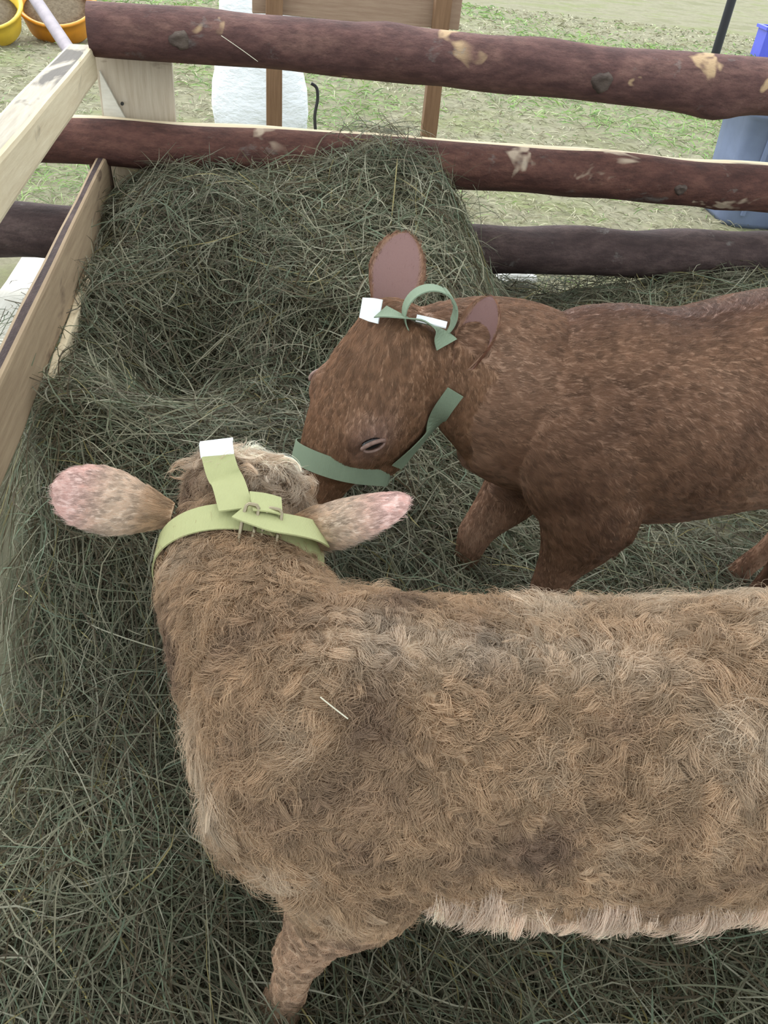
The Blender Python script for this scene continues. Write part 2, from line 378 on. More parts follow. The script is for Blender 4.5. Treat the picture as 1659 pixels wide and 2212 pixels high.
# knots where branches were cut off the top log
def knot(px, py, rad, parent, mat, out=.012):
    Mw = parent.matrix_basis; bv = BVHTree.FromPolygons([Mw @ v.co for v in parent.data.vertices], [tuple(p.vertices) for p in parent.data.polygons])
    loc, no, ix, dist = bv.ray_cast(vec(CC), vec(nrm(ray(px, py)))); c = np.array(loc); fr = np.array(no); fr = fr if fr @ ray(px, py) < 0 else -fr; vv = nrm(np.cross(fr, T))
    V, Fs = [], []; m = 16; prof = [(1.3, -.6), (1.12, .35), (.95, .85), (.7, 1.0), (.4, .7), (.12, .55)]
    for q, (rr, hh) in enumerate(prof):
        for j in range(m):
            a = 2 * math.pi * j / m; wv = 1 + .12 * math.sin(3 * a + px) + .06 * math.sin(7 * a)
            V.append(c + T * math.cos(a) * rad * rr * wv + vv * math.sin(a) * rad * .8 * rr * wv + fr * out * hh)
    for q in range(len(prof) - 1):
        for j in range(m): Fs.append((q * m + j, q * m + (j + 1) % m, (q + 1) * m + (j + 1) % m, (q + 1) * m + j))
    Fs.append(tuple((len(prof) - 1) * m + j for j in range(m)))
    o = mesh('knot', V, Fs, parent, mat, True); o.matrix_parent_inverse = parent.matrix_basis.inverted(); return o
M_KNOT = mat_bark('knot_grey', (.05, .035, .03), (.12, .09, .075), (.2, .16, .13), (.32, .24, .17), .68)
knot(1300, 178, .034, r, M_KNOT, .013); knot(388, 88, .028, r, M_KNOT, .008); knot(1470, 410, .022, r2, M_KNOT, .008)
# corner board, pale piece behind it, posts
box('corner_board', fpt(-1.285, .0, .10), fpt(-1.285, 1.06, .10), .26, .035, [M_BOARD, M_BOARD], back, up=N)
def diag_board():
    a = [fen(214, 152, .066), fen(224, 262, .066), fen(318, 262, .066)]
    zlo = .55; a[1][2] = zlo; a[2][2] = zlo
    V = [p + N * o for o in (0, .014) for p in a] ; return mesh('nailed_gusset', V, [(0, 1, 2), (5, 4, 3), (0, 3, 4, 1), (1, 4, 5, 2), (2, 5, 3, 0)], back, M_WHITEWOOD, False)
g_ = diag_board(); g_['label'] = 'white triangular plywood gusset with a nail'
p_ = fen(264, 224, .066); V = [p_ - N * .004 + (T * math.cos(a) + np.array([0, 0, 1]) * math.sin(a)) * .006 for a in np.linspace(0, 6.28, 9)[:-1]] + [p_ + N * .006 + (T * math.cos(a) + np.array([0, 0, 1]) * math.sin(a)) * .006 for a in np.linspace(0, 6.28, 9)[:-1]]
k = NT('nail_steel'); k.base((.04, .04, .04), .4, .5); k.b.inputs['Metallic'].default_value = .8
mesh('nail_head', V, [tuple(range(8))] + [(i, (i + 1) % 8, 8 + (i + 1) % 8, 8 + i) for i in range(8)], g_, k.m, False)
box('post', fpt(1.75, 0, .14), fpt(1.75, 1.15, .14), .12, .1, [M_POST, M_POST], back, up=N)
box('post', fpt(-2.4, 0, .13), fpt(-2.4, .85, .13), .12, .1, [M_POST, M_POST], back, up=N)

side = empty('plank_fence', lpt(0, 0)); tag(side, 'side fence of pale sawn planks meeting the log fence at the corner', 'fence')
def plank(A, Bp, wd, ht, mats, **k):
    o = box('rail', A, Bp, wd, ht, mats, side, **k); return local_axes(o, np.array(Bp) - np.array(A))
plank(lpt(.02, .905, -.045), lpt(2.7, .893, -.045), .085, .105, [M_SAWN, M_SAWN_TOP], topmat=1, bev=.012, taper=1.1)
lr = plank(lpt(.02, .530, -.018), lpt(2.7, .532, -.018), .036, .170, [M_TAN, M_BARK3], topmat=1, bev=.01)
box('post', lpt(.03, 0, -.03), lpt(.03, .62, -.03), .07, .06, [M_POSTD, M_POSTD], side, up=N)
box('post', lpt(2.55, 0, -.14), lpt(2.55, 1.1, -.14), .10, .10, [M_POST, M_POST], side, up=N)
q = local_axes(box('plank', atz(90, 556, .05), atz(-66, 800, .05), .13, .04, [M_WHITEWOOD, M_WHITEWOOD], None), atz(-66, 800, .05) - atz(90, 556, .05))
tag(q, 'white sawn plank lying on the ground outside the side fence', 'plank')
a_, b_ = lpt(.75, .335, .014), lpt(1.39, .335, .014)
q = local_axes(box('plank', a_, b_, .02, .24, [M_SAWN, M_SAWN], None), b_ - a_)
tag(q, 'pale board standing on edge in the hay behind the side fence rail', 'plank')

# ------------------------------------------------------------------ things beyond the fence
def stall():
    e = empty('stall_frame', (0.0, 4.43, 0)); tag(e, 'brown timber frame of two thin posts and a crossbar beyond the log fence', 'frame')
    b = np.array([.0, 4.43, 0])
    def on(px, py): r = ray(px, py); return CC + r * (((b - CC) @ N) / (r @ N))
    a1 = on(592, 200); a2 = on(935, 200); s1 = (a1 - b) @ T; s2 = (a2 - b) @ T
    for s in (s1, s2):
        o = box('post', b + T * s, b + T * s + np.array([0, 0, 1.75]), .075, .06, [M_POST, M_POST], e, up=N)
    zb = on(780, 15)[2]
    o = box('crossbar', b + T * (s1 - .1) + np.array([0, 0, zb]) + N * .05, b + T * (s2 + .1) + np.array([0, 0, zb]) + N * .05, .035, .13, [M_BARBOARD, M_BARBOARD], e)
    local_axes(o, T)
stall()
def lathe(name, prof, c, parent, mat, m=32, squash=(1, 1), jit=None, axis=None):
    V, Fs = [], []
    for q, (rr, z) in enumerate(prof):
        for j in range(m):
            a = 2 * math.pi * j / m; k_ = jit(a, z) if jit else 1
            V.append((rr * k_ * math.cos(a) * squash[0], rr * k_ * math.sin(a) * squash[1], z))
    for q in range(len(prof) - 1):
        for j in range(m): Fs.append((q * m + j, q * m + (j + 1) % m, (q + 1) * m + (j + 1) % m, (q + 1) * m + j))
    Fs.append(tuple(reversed(range(m)))); Fs.append(tuple((len(prof) - 1) * m + j for j in range(m)))
    V = np.array(V)
    if axis is not None:
        z = nrm(axis); x = nrm(np.cross([0, 1, .2], z)); y = np.cross(z, x); V = V @ np.array([x, y, z])
    return mesh(name, V + np.array(c), Fs, parent, mat, True)
def sack():
    k = NT('sack_white'); n1 = k.noise(7, 4, .6, stretch=(1, 1, 2.2)); n2 = k.noise(150, 2, .5)
    k.base((.78, .79, .83), .6, .3); k.bump(n1, .5, .04)
    c = atz(562, 300, 0); rw = .33
    prof = [(.02, 0), (.8, .0), (.97, .06), (1.0, .2), (.95, .35), (.84, .52), (.78, .66), (.8, .8), (.72, .9), (.45, .94), (.05, .93)]
    o = lathe('sack', [(r_ * rw, z) for r_, z in prof], c, None, k.m, 40, (1, .7),
              lambda a, z: 1 + .03 * math.sin(3 * a + 9 * z) + .02 * math.sin(5 * a - 14 * z) + .015 * math.sin(11 * a + 20 * z))
    o.rotation_euler = (0, 0, 0)
    tag(o, 'bulging white woven sack standing on the grass behind the log fence', 'sack')
    k = NT('wire_dark'); k.base((.03, .03, .03), .5, .4)
    e = atz(690, 330, 0)
    b = np.array([0, 4.0, 0]); pts = []
    for px, py in ((672, 180), (684, 190), (686, 215), (680, 250), (682, 290), (684, 330)):
        r_ = ray(px, py); pts.append(CC + r_ * (((P0 - CC) @ N + .1) / (r_ @ N)))
    tube('wire', pts, .006, k.m, None, 'dark wire loop hanging behind the middle log rail', 'wire')
def tube(name, pts, rad, mat, parent, label=None, cat=None, m=10, closed=False, sub=4):
    pts = [np.array(p, float) for p in pts]
    out = []
    for i in range(len(pts) - 1):
        p0 = pts[max(0, i - 1)]; p1 = pts[i]; p2 = pts[i + 1]; p3 = pts[min(len(pts) - 1, i + 2)]
        for s in range(sub):
            t = s / sub; out.append(.5 * (2 * p1 + (p2 - p0) * t + (2 * p0 - 5 * p1 + 4 * p2 - p3) * t * t + (3 * p1 - p0 - 3 * p2 + p3) * t ** 3))
    out.append(pts[-1]); V, Fs = [], []; n = len(out); u = None
    for i in range(n):
        tg = nrm(out[min(i + 1, n - 1)] - out[max(i - 1, 0)])
        if u is None: u = nrm(np.cross(tg, [.3, .2, .9]))
        u = nrm(u - (u @ tg) * tg); v = np.cross(tg, u)
        for j in range(m): a = 2 * math.pi * j / m; V.append(out[i] + (u * math.cos(a) + v * math.sin(a)) * rad)
    for i in range(n - 1):
        for j in range(m): Fs.append((i * m + j, i * m + (j + 1) % m, (i + 1) * m + (j + 1) % m, (i + 1) * m + j))
    Fs.append(tuple(reversed(range(m)))); Fs.append(tuple((n - 1) * m + j for j in range(m)))
    o = mesh(name, V, Fs, parent, mat, True)
    if label: tag(o, label, cat)
    return o
sack()
def plastic(name, c, rough=.4):
    k = NT(name); n1 = k.noise(14, 4, .6); k.base(k.mix(k.ramp(n1, [(.4, B), (.8, (.35, .35, .35))]), c, tuple(x * .6 for x in c)), rough, .45); return k.m
def tub(px, py, rad, cl, label, dark):
    c = atz(px, py, 0); c = c + np.array([0, rad * .9, 0])
    e = empty('plastic_tub', c); tag(e, label, 'tub')
    m = plastic('tub_' + cl[0], cl[1])
    prof = [(.02, 0), (.78, 0), (.86, .1), (.95, .5), (1.0, .72), (1.07, .74), (1.07, .8), (1.0, .8), (.93, .74), (.88, .45), (.8, .4), (.02, .4)]
    ax = np.array([.1, -.45, .85]); lift = np.array([0, 0, .26 * rad])
    lathe('shell', [(r_ * rad, z * rad) for r_, z in prof], c + lift, e, m, 36, axis=ax)
    k = NT('feed_meal'); n1 = k.noise(30, 5, .7); k.base(k.ramp(n1, [(.3, (.1, .075, .05)), (.7, (.2, .16, .11))]), .9, .1); k.bump(n1, .6, .02)
    lathe('feed', [(.02, .41), (.83, .41), (.86, .5), (.5, .56), (.05, .6)][0:1] and [(r_ * rad, z * rad) for r_, z in [(.82, .41), (.86, .5), (.5, .58), (.05, .62)]], c + lift, e, k.m, 30, axis=ax)
tub(108, 92, .36, ('orange', (.72, .29, .03)), 'orange plastic tub of feed standing on the grass beyond the fence', 0)
tub(-48, 98, .33, ('yellow', (.72, .48, .05)), 'yellow plastic tub standing beside the orange tub', 0)
k = NT('pole_mauve'); n1 = k.noise(20, 3, .6); k.base(k.ramp(n1, [(.3, (.2, .165, .19)), (.7, (.29, .24, .27))]), .5, .4)
rr_ = ray(149, 108); pA = CC + rr_ * (((CORNER - CC) @ T - .113) / (rr_ @ T)); pB = atd(72, -8, (pA - CC) @ ZI + .30); dd = nrm(pB - pA)
tube('pole', [pA - dd * .03, pA, pB, pB + dd * .4, pB + dd * .8], .024, k.m, None, 'mauve grey pole leaning outwards from the pale top plank by the fence corner', 'pole', sub=6)
def bin_():
    c0 = atz(1548, 487, 0); e = empty('wheeled_bin', c0 + np.array([.3, .25, 0])); tag(e, 'blue grey plastic wheeled bin standing on the grass behind the log fence', 'bin')
    m = plastic('bin_blue', (.16, .20, .32), .45); cx, cy = c0[0] + .32, c0[1] + .26
    V, Fs = [], []; zs = [(0, .30, .24), (.03, .31, .25), (.38, .325, .265), (.60, .335, .28), (.62, .36, .30), (.66, .36, .30), (.67, .33, .28)]
    rot = Matrix.Rotation(YAW * .5, 3, 'Z'); m_ = 24
    for z, hx, hy in zs:
        for j in range(m_):
            a = 2 * math.pi * (j + .5) / m_; ca, sa = math.cos(a), math.sin(a); k_ = 1 / (abs(ca) ** 8 + abs(sa) ** 8) ** .125
            p = rot @ Vector((ca * k_ * hx, sa * k_ * hy, 0)); V.append((cx + p.x, cy + p.y, z))
    for q in range(len(zs) - 1):
        for j in range(m_): Fs.append((q * m_ + j, q * m_ + (j + 1) % m_, (q + 1) * m_ + (j + 1) % m_, (q + 1) * m_ + j))
    Fs.append(tuple(reversed(range(m_)))); mesh('body', V, Fs, e, m, True)
    V = [(cx + (rot @ Vector((x, y, 0))).x, cy + (rot @ Vector((x, y, 0))).y, z) for z in (.67, .70) for x, y in ((-.34, -.29), (.34, -.29), (.34, .29), (-.34, .29))]
    mesh('lid', V, [(3, 2, 1, 0), (4, 5, 6, 7), (0, 1, 5, 4), (1, 2, 6, 5), (2, 3, 7, 6), (3, 0, 4, 7)], e, m, False)
    for x in (-.22, .22):        # raised ribs on the front
        V = []
        for z, hy in ((.08, .252), (.57, .278)):
            for dx, dy in ((-.012, -.002), (.012, -.002), (.012, .012), (-.012, .012)):
                p = rot @ Vector((x * (1 + z * .1) + dx, -hy - dy, 0)); V.append((cx + p.x, cy + p.y, z))
        mesh('rib', V, [(0, 1, 5, 4), (1, 2, 6, 5), (2, 3, 7, 6), (3, 0, 4, 7), (0, 3, 2, 1), (4, 5, 6, 7)], e, m, False)
    k = NT('rubber'); k.base((.02, .022, .03), .7, .3)
    for x in (.02, .22):
        p = rot @ Vector((x, -.27, 0)); lathe('wheel', [(.02, 0), (.07, 0), (.09, .01), (.09, .05), (.07, .06), (.02, .06)], (cx + p.x, cy + p.y - .02, .09), e, k.m, 20, axis=T)
bin_()
k = NT('pole_black'); k.base((.012, .012, .016), .5, .4)
b0 = atz(1535, 150, 0); tube('tent_pole', [b0, b0 + np.array([0, 0, 1.2]), b0 + np.array([0, 0, 2.6])], .055, k.m, None, 'black tent pole standing on the grass far beyond the log fence', 'pole')
def crate():
    c = atz(1672, 128, 0); m = plastic('crate_blue', (.08, .1, .6)); V, Fs = [], []
    e = empty('blue_crate', c); tag(e, 'bright blue plastic crate on the grass far behind the wheeled bin', 'crate')
    def bx(n, x0, x1, y0, y1, z0, z1):
        V = [c + np.array(p) for p in ((x0, y0, z0), (x1, y0, z0), (x1, y1, z0), (x0, y1, z0), (x0, y0, z1), (x1, y0, z1), (x1, y1, z1), (x0, y1, z1))]
        mesh(n, V, [(3, 2, 1, 0), (4, 5, 6, 7), (0, 1, 5, 4), (1, 2, 6, 5), (2, 3, 7, 6), (3, 0, 4, 7)], e, m, False)
    bx('base', -.3, .3, -.2, .2, 0, .03)
    for n, a in (('side', (-.3, -.27, -.2, .2)), ('side', (.27, .3, -.2, .2)), ('side', (-.27, .27, -.2, -.17)), ('side', (-.27, .27, .17, .2))): bx(n, *a, .03, .36)
    for a in ((-.33, -.27, -.23, .23), (.27, .33, -.23, .23), (-.27, .27, -.23, -.17), (-.27, .27, .17, .23)): bx('rim', *a, .36, .4)
crate()
def pail():
    c = atz(512, 40, 0); e = empty('metal_pail', c); tag(e, 'shiny metal pail standing on the ground beyond the top log', 'pail')
    k = NT('tin'); k.base((.75, .77, .78), .25, .5); k.b.inputs['Metallic'].default_value = .9
    lathe('body', [(.02, 0), (.15, 0), (.155, .01), (.21, .36), (.22, .37), (.22, .385), (.205, .385), (.15, .03), (.02, .03)], c, e, k.m, 28)
    tube('handle', [c + np.array([.215 * math.cos(a), 0, .36 + .17 * math.sin(a)]) for a in np.linspace(0, math.pi, 9)], .006, k.m, e, m=6, sub=2)
pail()
k = NT('wrapper'); n1 = k.noise(40, 3, .6); k.base(k.ramp(n1, [(.3, (.55, .55, .53)), (.7, (.75, .75, .73))]), .6, .3)
c = atz(1115, 600, .02)
V, Fs = [], []
for i in range(12):
    for j in range(5):
        x = i / 11 - .5; y = j / 4 - .5; V.append(c + T * x * .2 + N * y * .07 + np.array([0, 0, .035 * (1 - 4 * y * y) * (1 - 3 * x * x) + .008 * math.sin(17 * x + 5 * y)]))
Fs = [(i * 5 + j, (i + 1) * 5 + j, (i + 1) * 5 + j + 1, i * 5 + j + 1) for i in range(11) for j in range(4)]
tag(mesh('paper_scrap', V, Fs, None, k.m), 'crumpled white paper scrap under the lowest log', 'paper')

# ------------------------------------------------------------------ calves
def catmull(keys, sub):
    K = np.array(keys, float); out = []
    n = len(K)
    for i in range(n - 1):
        p0, p1, p2, p3 = K[max(0, i - 1)], K[i], K[i + 1], K[min(n - 1, i + 2)]
        for s in range(sub):
            t = s / sub; out.append(.5 * (2 * p1 + (p2 - p0) * t + (2 * p0 - 5 * p1 + 4 * p2 - p3) * t * t + (3 * p1 - p0 - 3 * p2 + p3) * t ** 3))
    out.append(K[-1]); return np.array(out)
def loft(bm, secs, up=None, m=28, sub=6, power=2.0):
    """secs: rows (x,y,z, w, hu, hd[, ux,uy,uz]) - width half axis, dorsal and ventral half axes"""
    S = [list(s) + (list(up) if len(s) == 6 else []) for s in secs]
    K = catmull(S, sub); n = len(K); rings = []
    for i in range(n):
        c = K[i, :3]; tg = nrm(K[min(i + 1, n - 1), :3] - K[max(i - 1, 0), :3])
        u = K[i, 6:9]; u = nrm(u - (u @ tg) * tg); s = np.cross(tg, u); w_, hu, hd = np.maximum(K[i, 3:6], .004)
        ring = []
        for j in range(m):
            a = 2 * math.pi * j / m; ca, sa = math.cos(a), math.sin(a)
            e = 2 / power; x = math.copysign(abs(ca) ** e, ca); y = math.copysign(abs(sa) ** e, sa)
            ring.append(bm.verts.new(vec(c + s * x * w_ + u * y * (hu if y > 0 else hd))))
        rings.append(ring)
    for i in range(n - 1):
        for j in range(m): bm.faces.new((rings[i][j], rings[i][(j + 1) % m], rings[i + 1][(j + 1) % m], rings[i + 1][j]))
    bm.faces.new(list(reversed(rings[0]))); bm.faces.new(rings[-1])
def blob(bm, c, ax, r):
    """ellipsoid; ax three axes, r three radii"""
    g = bmesh.ops.create_icosphere(bm, subdivisions=3, radius=1.0)
    A = np.array([nrm(a) for a in ax])
    for v in g['verts']:
        q = np.array(v.co) * np.array(r); v.co = vec(np.array(c) + q @ A)
def remesh(bm, voxel, smooth=6, factor=.5):
    bmesh.ops.recalc_face_normals(bm, faces=bm.faces)
    me = bpy.data.meshes.new('tmp'); bm.to_mesh(me); bm.free(); o = bpy.data.objects.new('tmp', me); col.objects.link(o)
    md = o.modifiers.new('r', 'REMESH'); md.mode = 'VOXEL'; md.voxel_size = voxel; md.use_smooth_shade = True
    s = o.modifiers.new('s', 'SMOOTH'); s.factor = factor; s.iterations = smooth
    dg = bpy.context.evaluated_depsgraph_get(); ev = o.evaluated_get(dg); m2 = bpy.data.meshes.new_from_object(ev)
    bpy.data.objects.remove(o); bpy.data.meshes.remove(me); return m2
def ear_arrays(root, tip, normal, W, cup=.35, base=.32, nu=22, nv=13, th=.007, droop=0.0, fold=0.0, point=False):
    """leaf shaped cupped ear; normal = direction its hollow opens to. returns verts, faces, per vertex (u,v,inner)"""
    root = np.array(root, float); tip = np.array(tip, float); ax = tip - root; L = np.linalg.norm(ax); ax /= L
    nn = nrm(np.array(normal, float) - (np.array(normal) @ ax) * ax); sd = np.cross(ax, nn)
    V, Fs, at = [], [], []
    for shell in (0, 1):
        for i in range(nu):
            u = i / (nu - 1)
            wp = (base + (1 - base) * math.sin(min(1, u / .58) * math.pi / 2) ** 1.3) * (1 if u < .58 else math.sqrt(max(0.0, 1 - ((u - .58) / .42) ** 2.3)))
            if point and u >= .5: wp = max(0.0, 1 - ((u - .5) / .5) ** 2.2) ** .62
            wp = max(wp, .03)
            cu = cup * (1.5 - .9 * u)
            for j in range(nv):
                v = 2 * j / (nv - 1) - 1; rim = 1 - abs(v) ** 3
                ang = v * (1.0 + 1.3 * cu * (1 - u))
                p = root + ax * L * u + sd * W * wp * math.sin(ang) / math.sin(1.0 + 1.3 * cu * (1 - u) if 1.0 + 1.3 * cu * (1 - u) < 1.57 else 1.57) + nn * W * wp * (1 - math.cos(ang)) * cu * 1.6
                p = p - nn * W * cu * .5 * math.sin(u * math.pi) + nn * droop * u * u + sd * fold * u * u
                p = p - nn * th * (shell) * max(.12, rim) * (1 if u < .93 else .4) - nn * .012 * shell * (1 - u) ** 3
                V.append(p); at.append((u, v, 1 - shell))
    o = nu * nv
    for i in range(nu - 1):
        for j in range(nv - 1):
            a = i * nv + j; Fs.append((a, a + 1, a + nv + 1, a + nv)); Fs.append((o + a, o + a + nv, o + a + nv + 1, o + a + 1))
    for i in range(nu - 1):
        a = i * nv; Fs.append((a, a + nv, o + a + nv, o + a)); b = a + nv - 1; Fs.append((b, o + b, o + b + nv, b + nv))
    for j in range(nv - 1):
        a = (nu - 1) * nv + j; Fs.append((a, a + 1, o + a + 1, o + a))
    return np.array(V), Fs, np.array(at)
def merge(me, ears):
    """append ear shells to the remeshed body; returns new mesh and an 'ear' attribute array (n,3), -1 on the body"""
    nb = len(me.vertices); co = np.zeros(nb * 3, np.float32); me.vertices.foreach_get('co', co); co = co.reshape(-1, 3)
    faces = [tuple(p.vertices) for p in me.polygons]; V = [co]; at = [np.full((nb, 3), -1.0)]; k = nb
    for v, f, a in ears:
        V.append(v); at.append(a); faces += [tuple(i + k for i in q) for q in f]; k += len(v)
    V = np.concatenate(V); m2 = bpy.data.meshes.new('body'); m2.from_pydata(V.tolist(), [], faces); m2.update()
    bm = bmesh.new(); bm.from_mesh(m2); bmesh.ops.recalc_face_normals(bm, faces=bm.faces); bm.to_mesh(m2); bm.free()
    bpy.data.meshes.remove(me); return m2, np.concatenate(at)
def mesh_arrays(me):
    me.calc_loop_triangles(); n = len(me.vertices); co = np.zeros(n * 3); me.vertices.foreach_get('co', co); no = np.zeros(n * 3); me.vertices.foreach_get('normal', no)
    tr = np.zeros(len(me.loop_triangles) * 3, np.int32); me.loop_triangles.foreach_get('vertices', tr)
    return co.reshape(-1, 3), no.reshape(-1, 3), tr.reshape(-1, 3)
def set_tint(me, C):
    at = me.attributes.new('tint', 'FLOAT_COLOR', 'POINT'); at.data.foreach_set('color', np.concatenate([C, np.ones((len(C), 1))], 1).astype(np.float32).ravel())

class Noise3:
    def __init__(s, seed, n=24, lo=1, hi=3):
        r = np.random.default_rng(seed); d = r.normal(size=(n, 3)); d /= np.linalg.norm(d, axis=1, keepdims=True)
        s.k = d * r.uniform(lo, hi, (n, 1)) * 6.283; s.p = r.uniform(0, 6.283, n); s.n = n
    def __call__(s, P): return np.sin(P @ s.k.T + s.p).sum(1) / math.sqrt(s.n / 2)      # about unit variance

def fur(name, parent, me, dens, length, rgb, comb, mat, radius=.00035, K=6, clump_d=.012, clump_f=.6, curl=.004, curl_n=1.3, lift=.5, seed=1, jitter=.25, clump_var=.3):
    """dens,length per vertex; rgb per vertex; comb per vertex tangent direction -> hair curves"""
    r = np.random.default_rng(seed); co, no, tr = mesh_arrays(me)
    A = co[tr]; area = .5 * np.linalg.norm(np.cross(A[:, 1] - A[:, 0], A[:, 2] - A[:, 0]), axis=1); wgt = area * dens[tr].mean(1)
    n = int(wgt.sum()); cs = np.cumsum(wgt); ti = np.searchsorted(cs, r.random(n) * cs[-1]); ti = np.minimum(ti, len(tr) - 1)
    b = r.random((n, 2)); f = b.sum(1) > 1; b[f] = 1 - b[f]; b3 = np.stack([1 - b.sum(1), b[:, 0], b[:, 1]], 1)
    pick = lambda a: (a[tr[ti]] * b3[..., None]).sum(1) if a.ndim == 2 else (a[tr[ti]] * b3).sum(1)
    R = pick(co); Nn = pick(no); Nn /= np.maximum(1e-9, np.linalg.norm(Nn, axis=1, keepdims=True)); Lh = pick(length) * r.uniform(.65, 1.15, n); Cb = pick(comb); Cl = pick(rgb)
    Cb = Cb - (Cb * Nn).sum(1, keepdims=True) * Nn + 1e-6; Cb /= np.linalg.norm(Cb, axis=1, keepdims=True)
    # clump seeds
    nc = max(8, int(area[dens[tr].mean(1) > 0].sum() / clump_d ** 2)); ci = r.choice(n, min(n, nc), replace=False)
    kd = KDTree(len(ci))
    for i, q in enumerate(ci): kd.insert(R[q], i)
    kd.balance(); own = np.array([kd.find(p)[1] for p in R])
    cR, cN, cC, cL = R[ci], Nn[ci], Cb[ci], Lh[ci]
    jd = r.normal(0, 1, (len(ci), 3)) * clump_var; cC = cC + jd; cC = cC - (cC * cN).sum(1, keepdims=True) * cN; cC /= np.linalg.norm(cC, axis=1, keepdims=True)
    ph = r.uniform(0, 6.283, len(ci)); sg = np.where(r.random(len(ci)) < .5, -1, 1); am = r.uniform(.5, 1.3, len(ci)); br = r.uniform(.68, 1.22, len(ci))
    t = np.linspace(0, 1, K)
    def path(R0, N0, C0, L0, lf, ph0, sg0, am0):
        S0 = np.cross(N0, C0); tt = t[None, :, None]
        p = R0[:, None] + L0[:, None, None] * (C0[:, None] * (tt * (.75 + .25 * tt)) + N0[:, None] * (lf[:, None, None] * tt * (1.25 - .75 * tt)))
        w_ = (curl * am0 * np.minimum(1, L0 / .02))[:, None] * np.minimum(1, t * 2)[None]; an = ph0[:, None] + sg0[:, None] * t[None] * curl_n * 6.283
        return p + S0[:, None] * (w_ * np.sin(an))[..., None] + N0[:, None] * (w_ * .5 * (np.cos(an)))[..., None]
    lf = np.full(len(ci), lift) * r.uniform(.6, 1.3, len(ci))
    CP = path(cR, cN, cC, cL, lf, ph, sg, am)
    Cj = cC[own] + r.normal(0, jitter, (n, 3)); Cj = Cj - (Cj * Nn).sum(1, keepdims=True) * Nn; Cj /= np.linalg.norm(Cj, axis=1, keepdims=True)
    P = path(R, Nn, Cj, Lh, lf[own] * r.uniform(.7, 1.2, n), ph[own] + r.normal(0, .35, n), sg[own], am[own])
    k_ = (clump_f * r.uniform(.45, 1.5, len(ci))[own] * np.clip(r.normal(1, .25, n), .2, 1.4))[:, None, None] * (t ** 1.2)[None, :, None]; k_ = np.minimum(k_, .95)
    P = P * (1 - k_) + (CP[own]) * k_
    # keep strands above the skin: never below a small height over the tangent plane at the root
    hgt = ((P - R[:, None]) * Nn[:, None]).sum(-1); low = np.minimum(0, hgt - .15 * Lh[:, None] * t[None] * .2); P = P - Nn[:, None] * low[..., None]
    hc = bpy.data.hair_curves.new(name); hc.add_curves([K] * n)
    hc.attributes['position'].data.foreach_set('vector', P.astype(np.float32).ravel())
    ra = hc.attributes.get('radius') or hc.attributes.new('radius', 'FLOAT', 'POINT')
    rad = radius * np.array([1, 1, .95, .85, .65, .3] if K == 6 else np.linspace(1, .3, K)); ra.data.foreach_set('value', np.tile(rad, n).astype(np.float32))
    ca = hc.attributes.new('tint', 'FLOAT_COLOR', 'CURVE'); cc = np.clip(Cl * (br[own] * r.uniform(.85, 1.12, n))[:, None], 0, 1)
    ca.data.foreach_set('color', np.concatenate([cc, np.ones((n, 1))], 1).astype(np.float32).ravel())
    hc.materials.append(mat); o = bpy.data.objects.new(name, hc); col.objects.link(o)
    o.parent = parent; o.matrix_parent_inverse = Matrix.Translation(-parent.location); o['kind'] = 'stuff'
    print(name, n, 'strands', len(ci), 'clumps'); return o
def mat_hair(name, rough=.45):
    k = NT(name); a = k.n('Attribute', attribute_name='tint')
    c = a.outputs['Color']
    k.base(c, rough, .25)
    tr = k.n('BsdfTranslucent'); k.l(c, tr.inputs[0]); mx = k.n('MixShader'); mx.inputs[0].default_value = .3
    k.l(k.b.outputs[0], mx.inputs[1]); k.l(tr.outputs[0], mx.inputs[2]); k.l(mx.outputs[0], k.t.nodes['Material Output'].inputs[0])
    return k.m
def mat_skin(name, rough=.6):
    k = NT(name); a = k.n('Attribute', attribute_name='tint'); n1 = k.noise(220, 3, .6); k.base(a.outputs['Color'], rough, .3); k.bump(n1, .25, .002); return k.m
M_SKIN = mat_skin('calf_skin'); M_FUR = mat_hair('shaggy_fur'); M_FUR2 = mat_hair('sleek_fur', .38); M_FUR3 = mat_hair('ear_fuzz', .5)
k = NT('hoof_horn'); n1 = k.noise(30, 3, .6, stretch=(1, 1, 4)); k.base(k.ramp(n1, [(.3, (.04, .03, .025)), (.7, (.1, .075, .06))]), .5, .4); M_HOOF = k.m
k = NT('eye_gloss'); k.base((.008, .007, .009), .08, .6); M_EYE = k.m
k = NT('eyelid_skin'); n1 = k.noise(120, 3, .6); k.base(k.ramp(n1, [(.3, (.17, .10, .08)), (.7, (.32, .21, .18))]), .55, .4); M_LID = k.m

def leg(bm, pts, up):  loft(bm, pts, up, 20, 6)
def hoof(parent, c, fwd):
    f = nrm(np.array([fwd[0], fwd[1], 0])); s = np.array([-f[1], f[0], 0]); h = None
    for sd in (-1, 1):
        V, Fs = [], []; m = 16; prof = [(.0, .030, .024), (.012, .029, .023), (.04, .024, .020), (.055, .018, .016)]
        for z, a_, b_ in prof:
            for j in range(m):
                a = 2 * math.pi * j / m; V.append(np.array(c) + s * sd * .017 + s * math.cos(a) * b_ * .75 + f * (math.sin(a) * a_ + .012 - z * .3) + np.array([0, 0, z]))
        for q in range(3):
            for j in range(m): Fs.append((q * m + j, q * m + (j + 1) % m, (q + 1) * m + (j + 1) % m, (q + 1) * m + j))
        Fs.append(tuple(reversed(range(m)))); Fs.append(tuple(3 * m + j for j in range(m)))
        mesh('hoof', V, Fs, parent, M_HOOF, True)

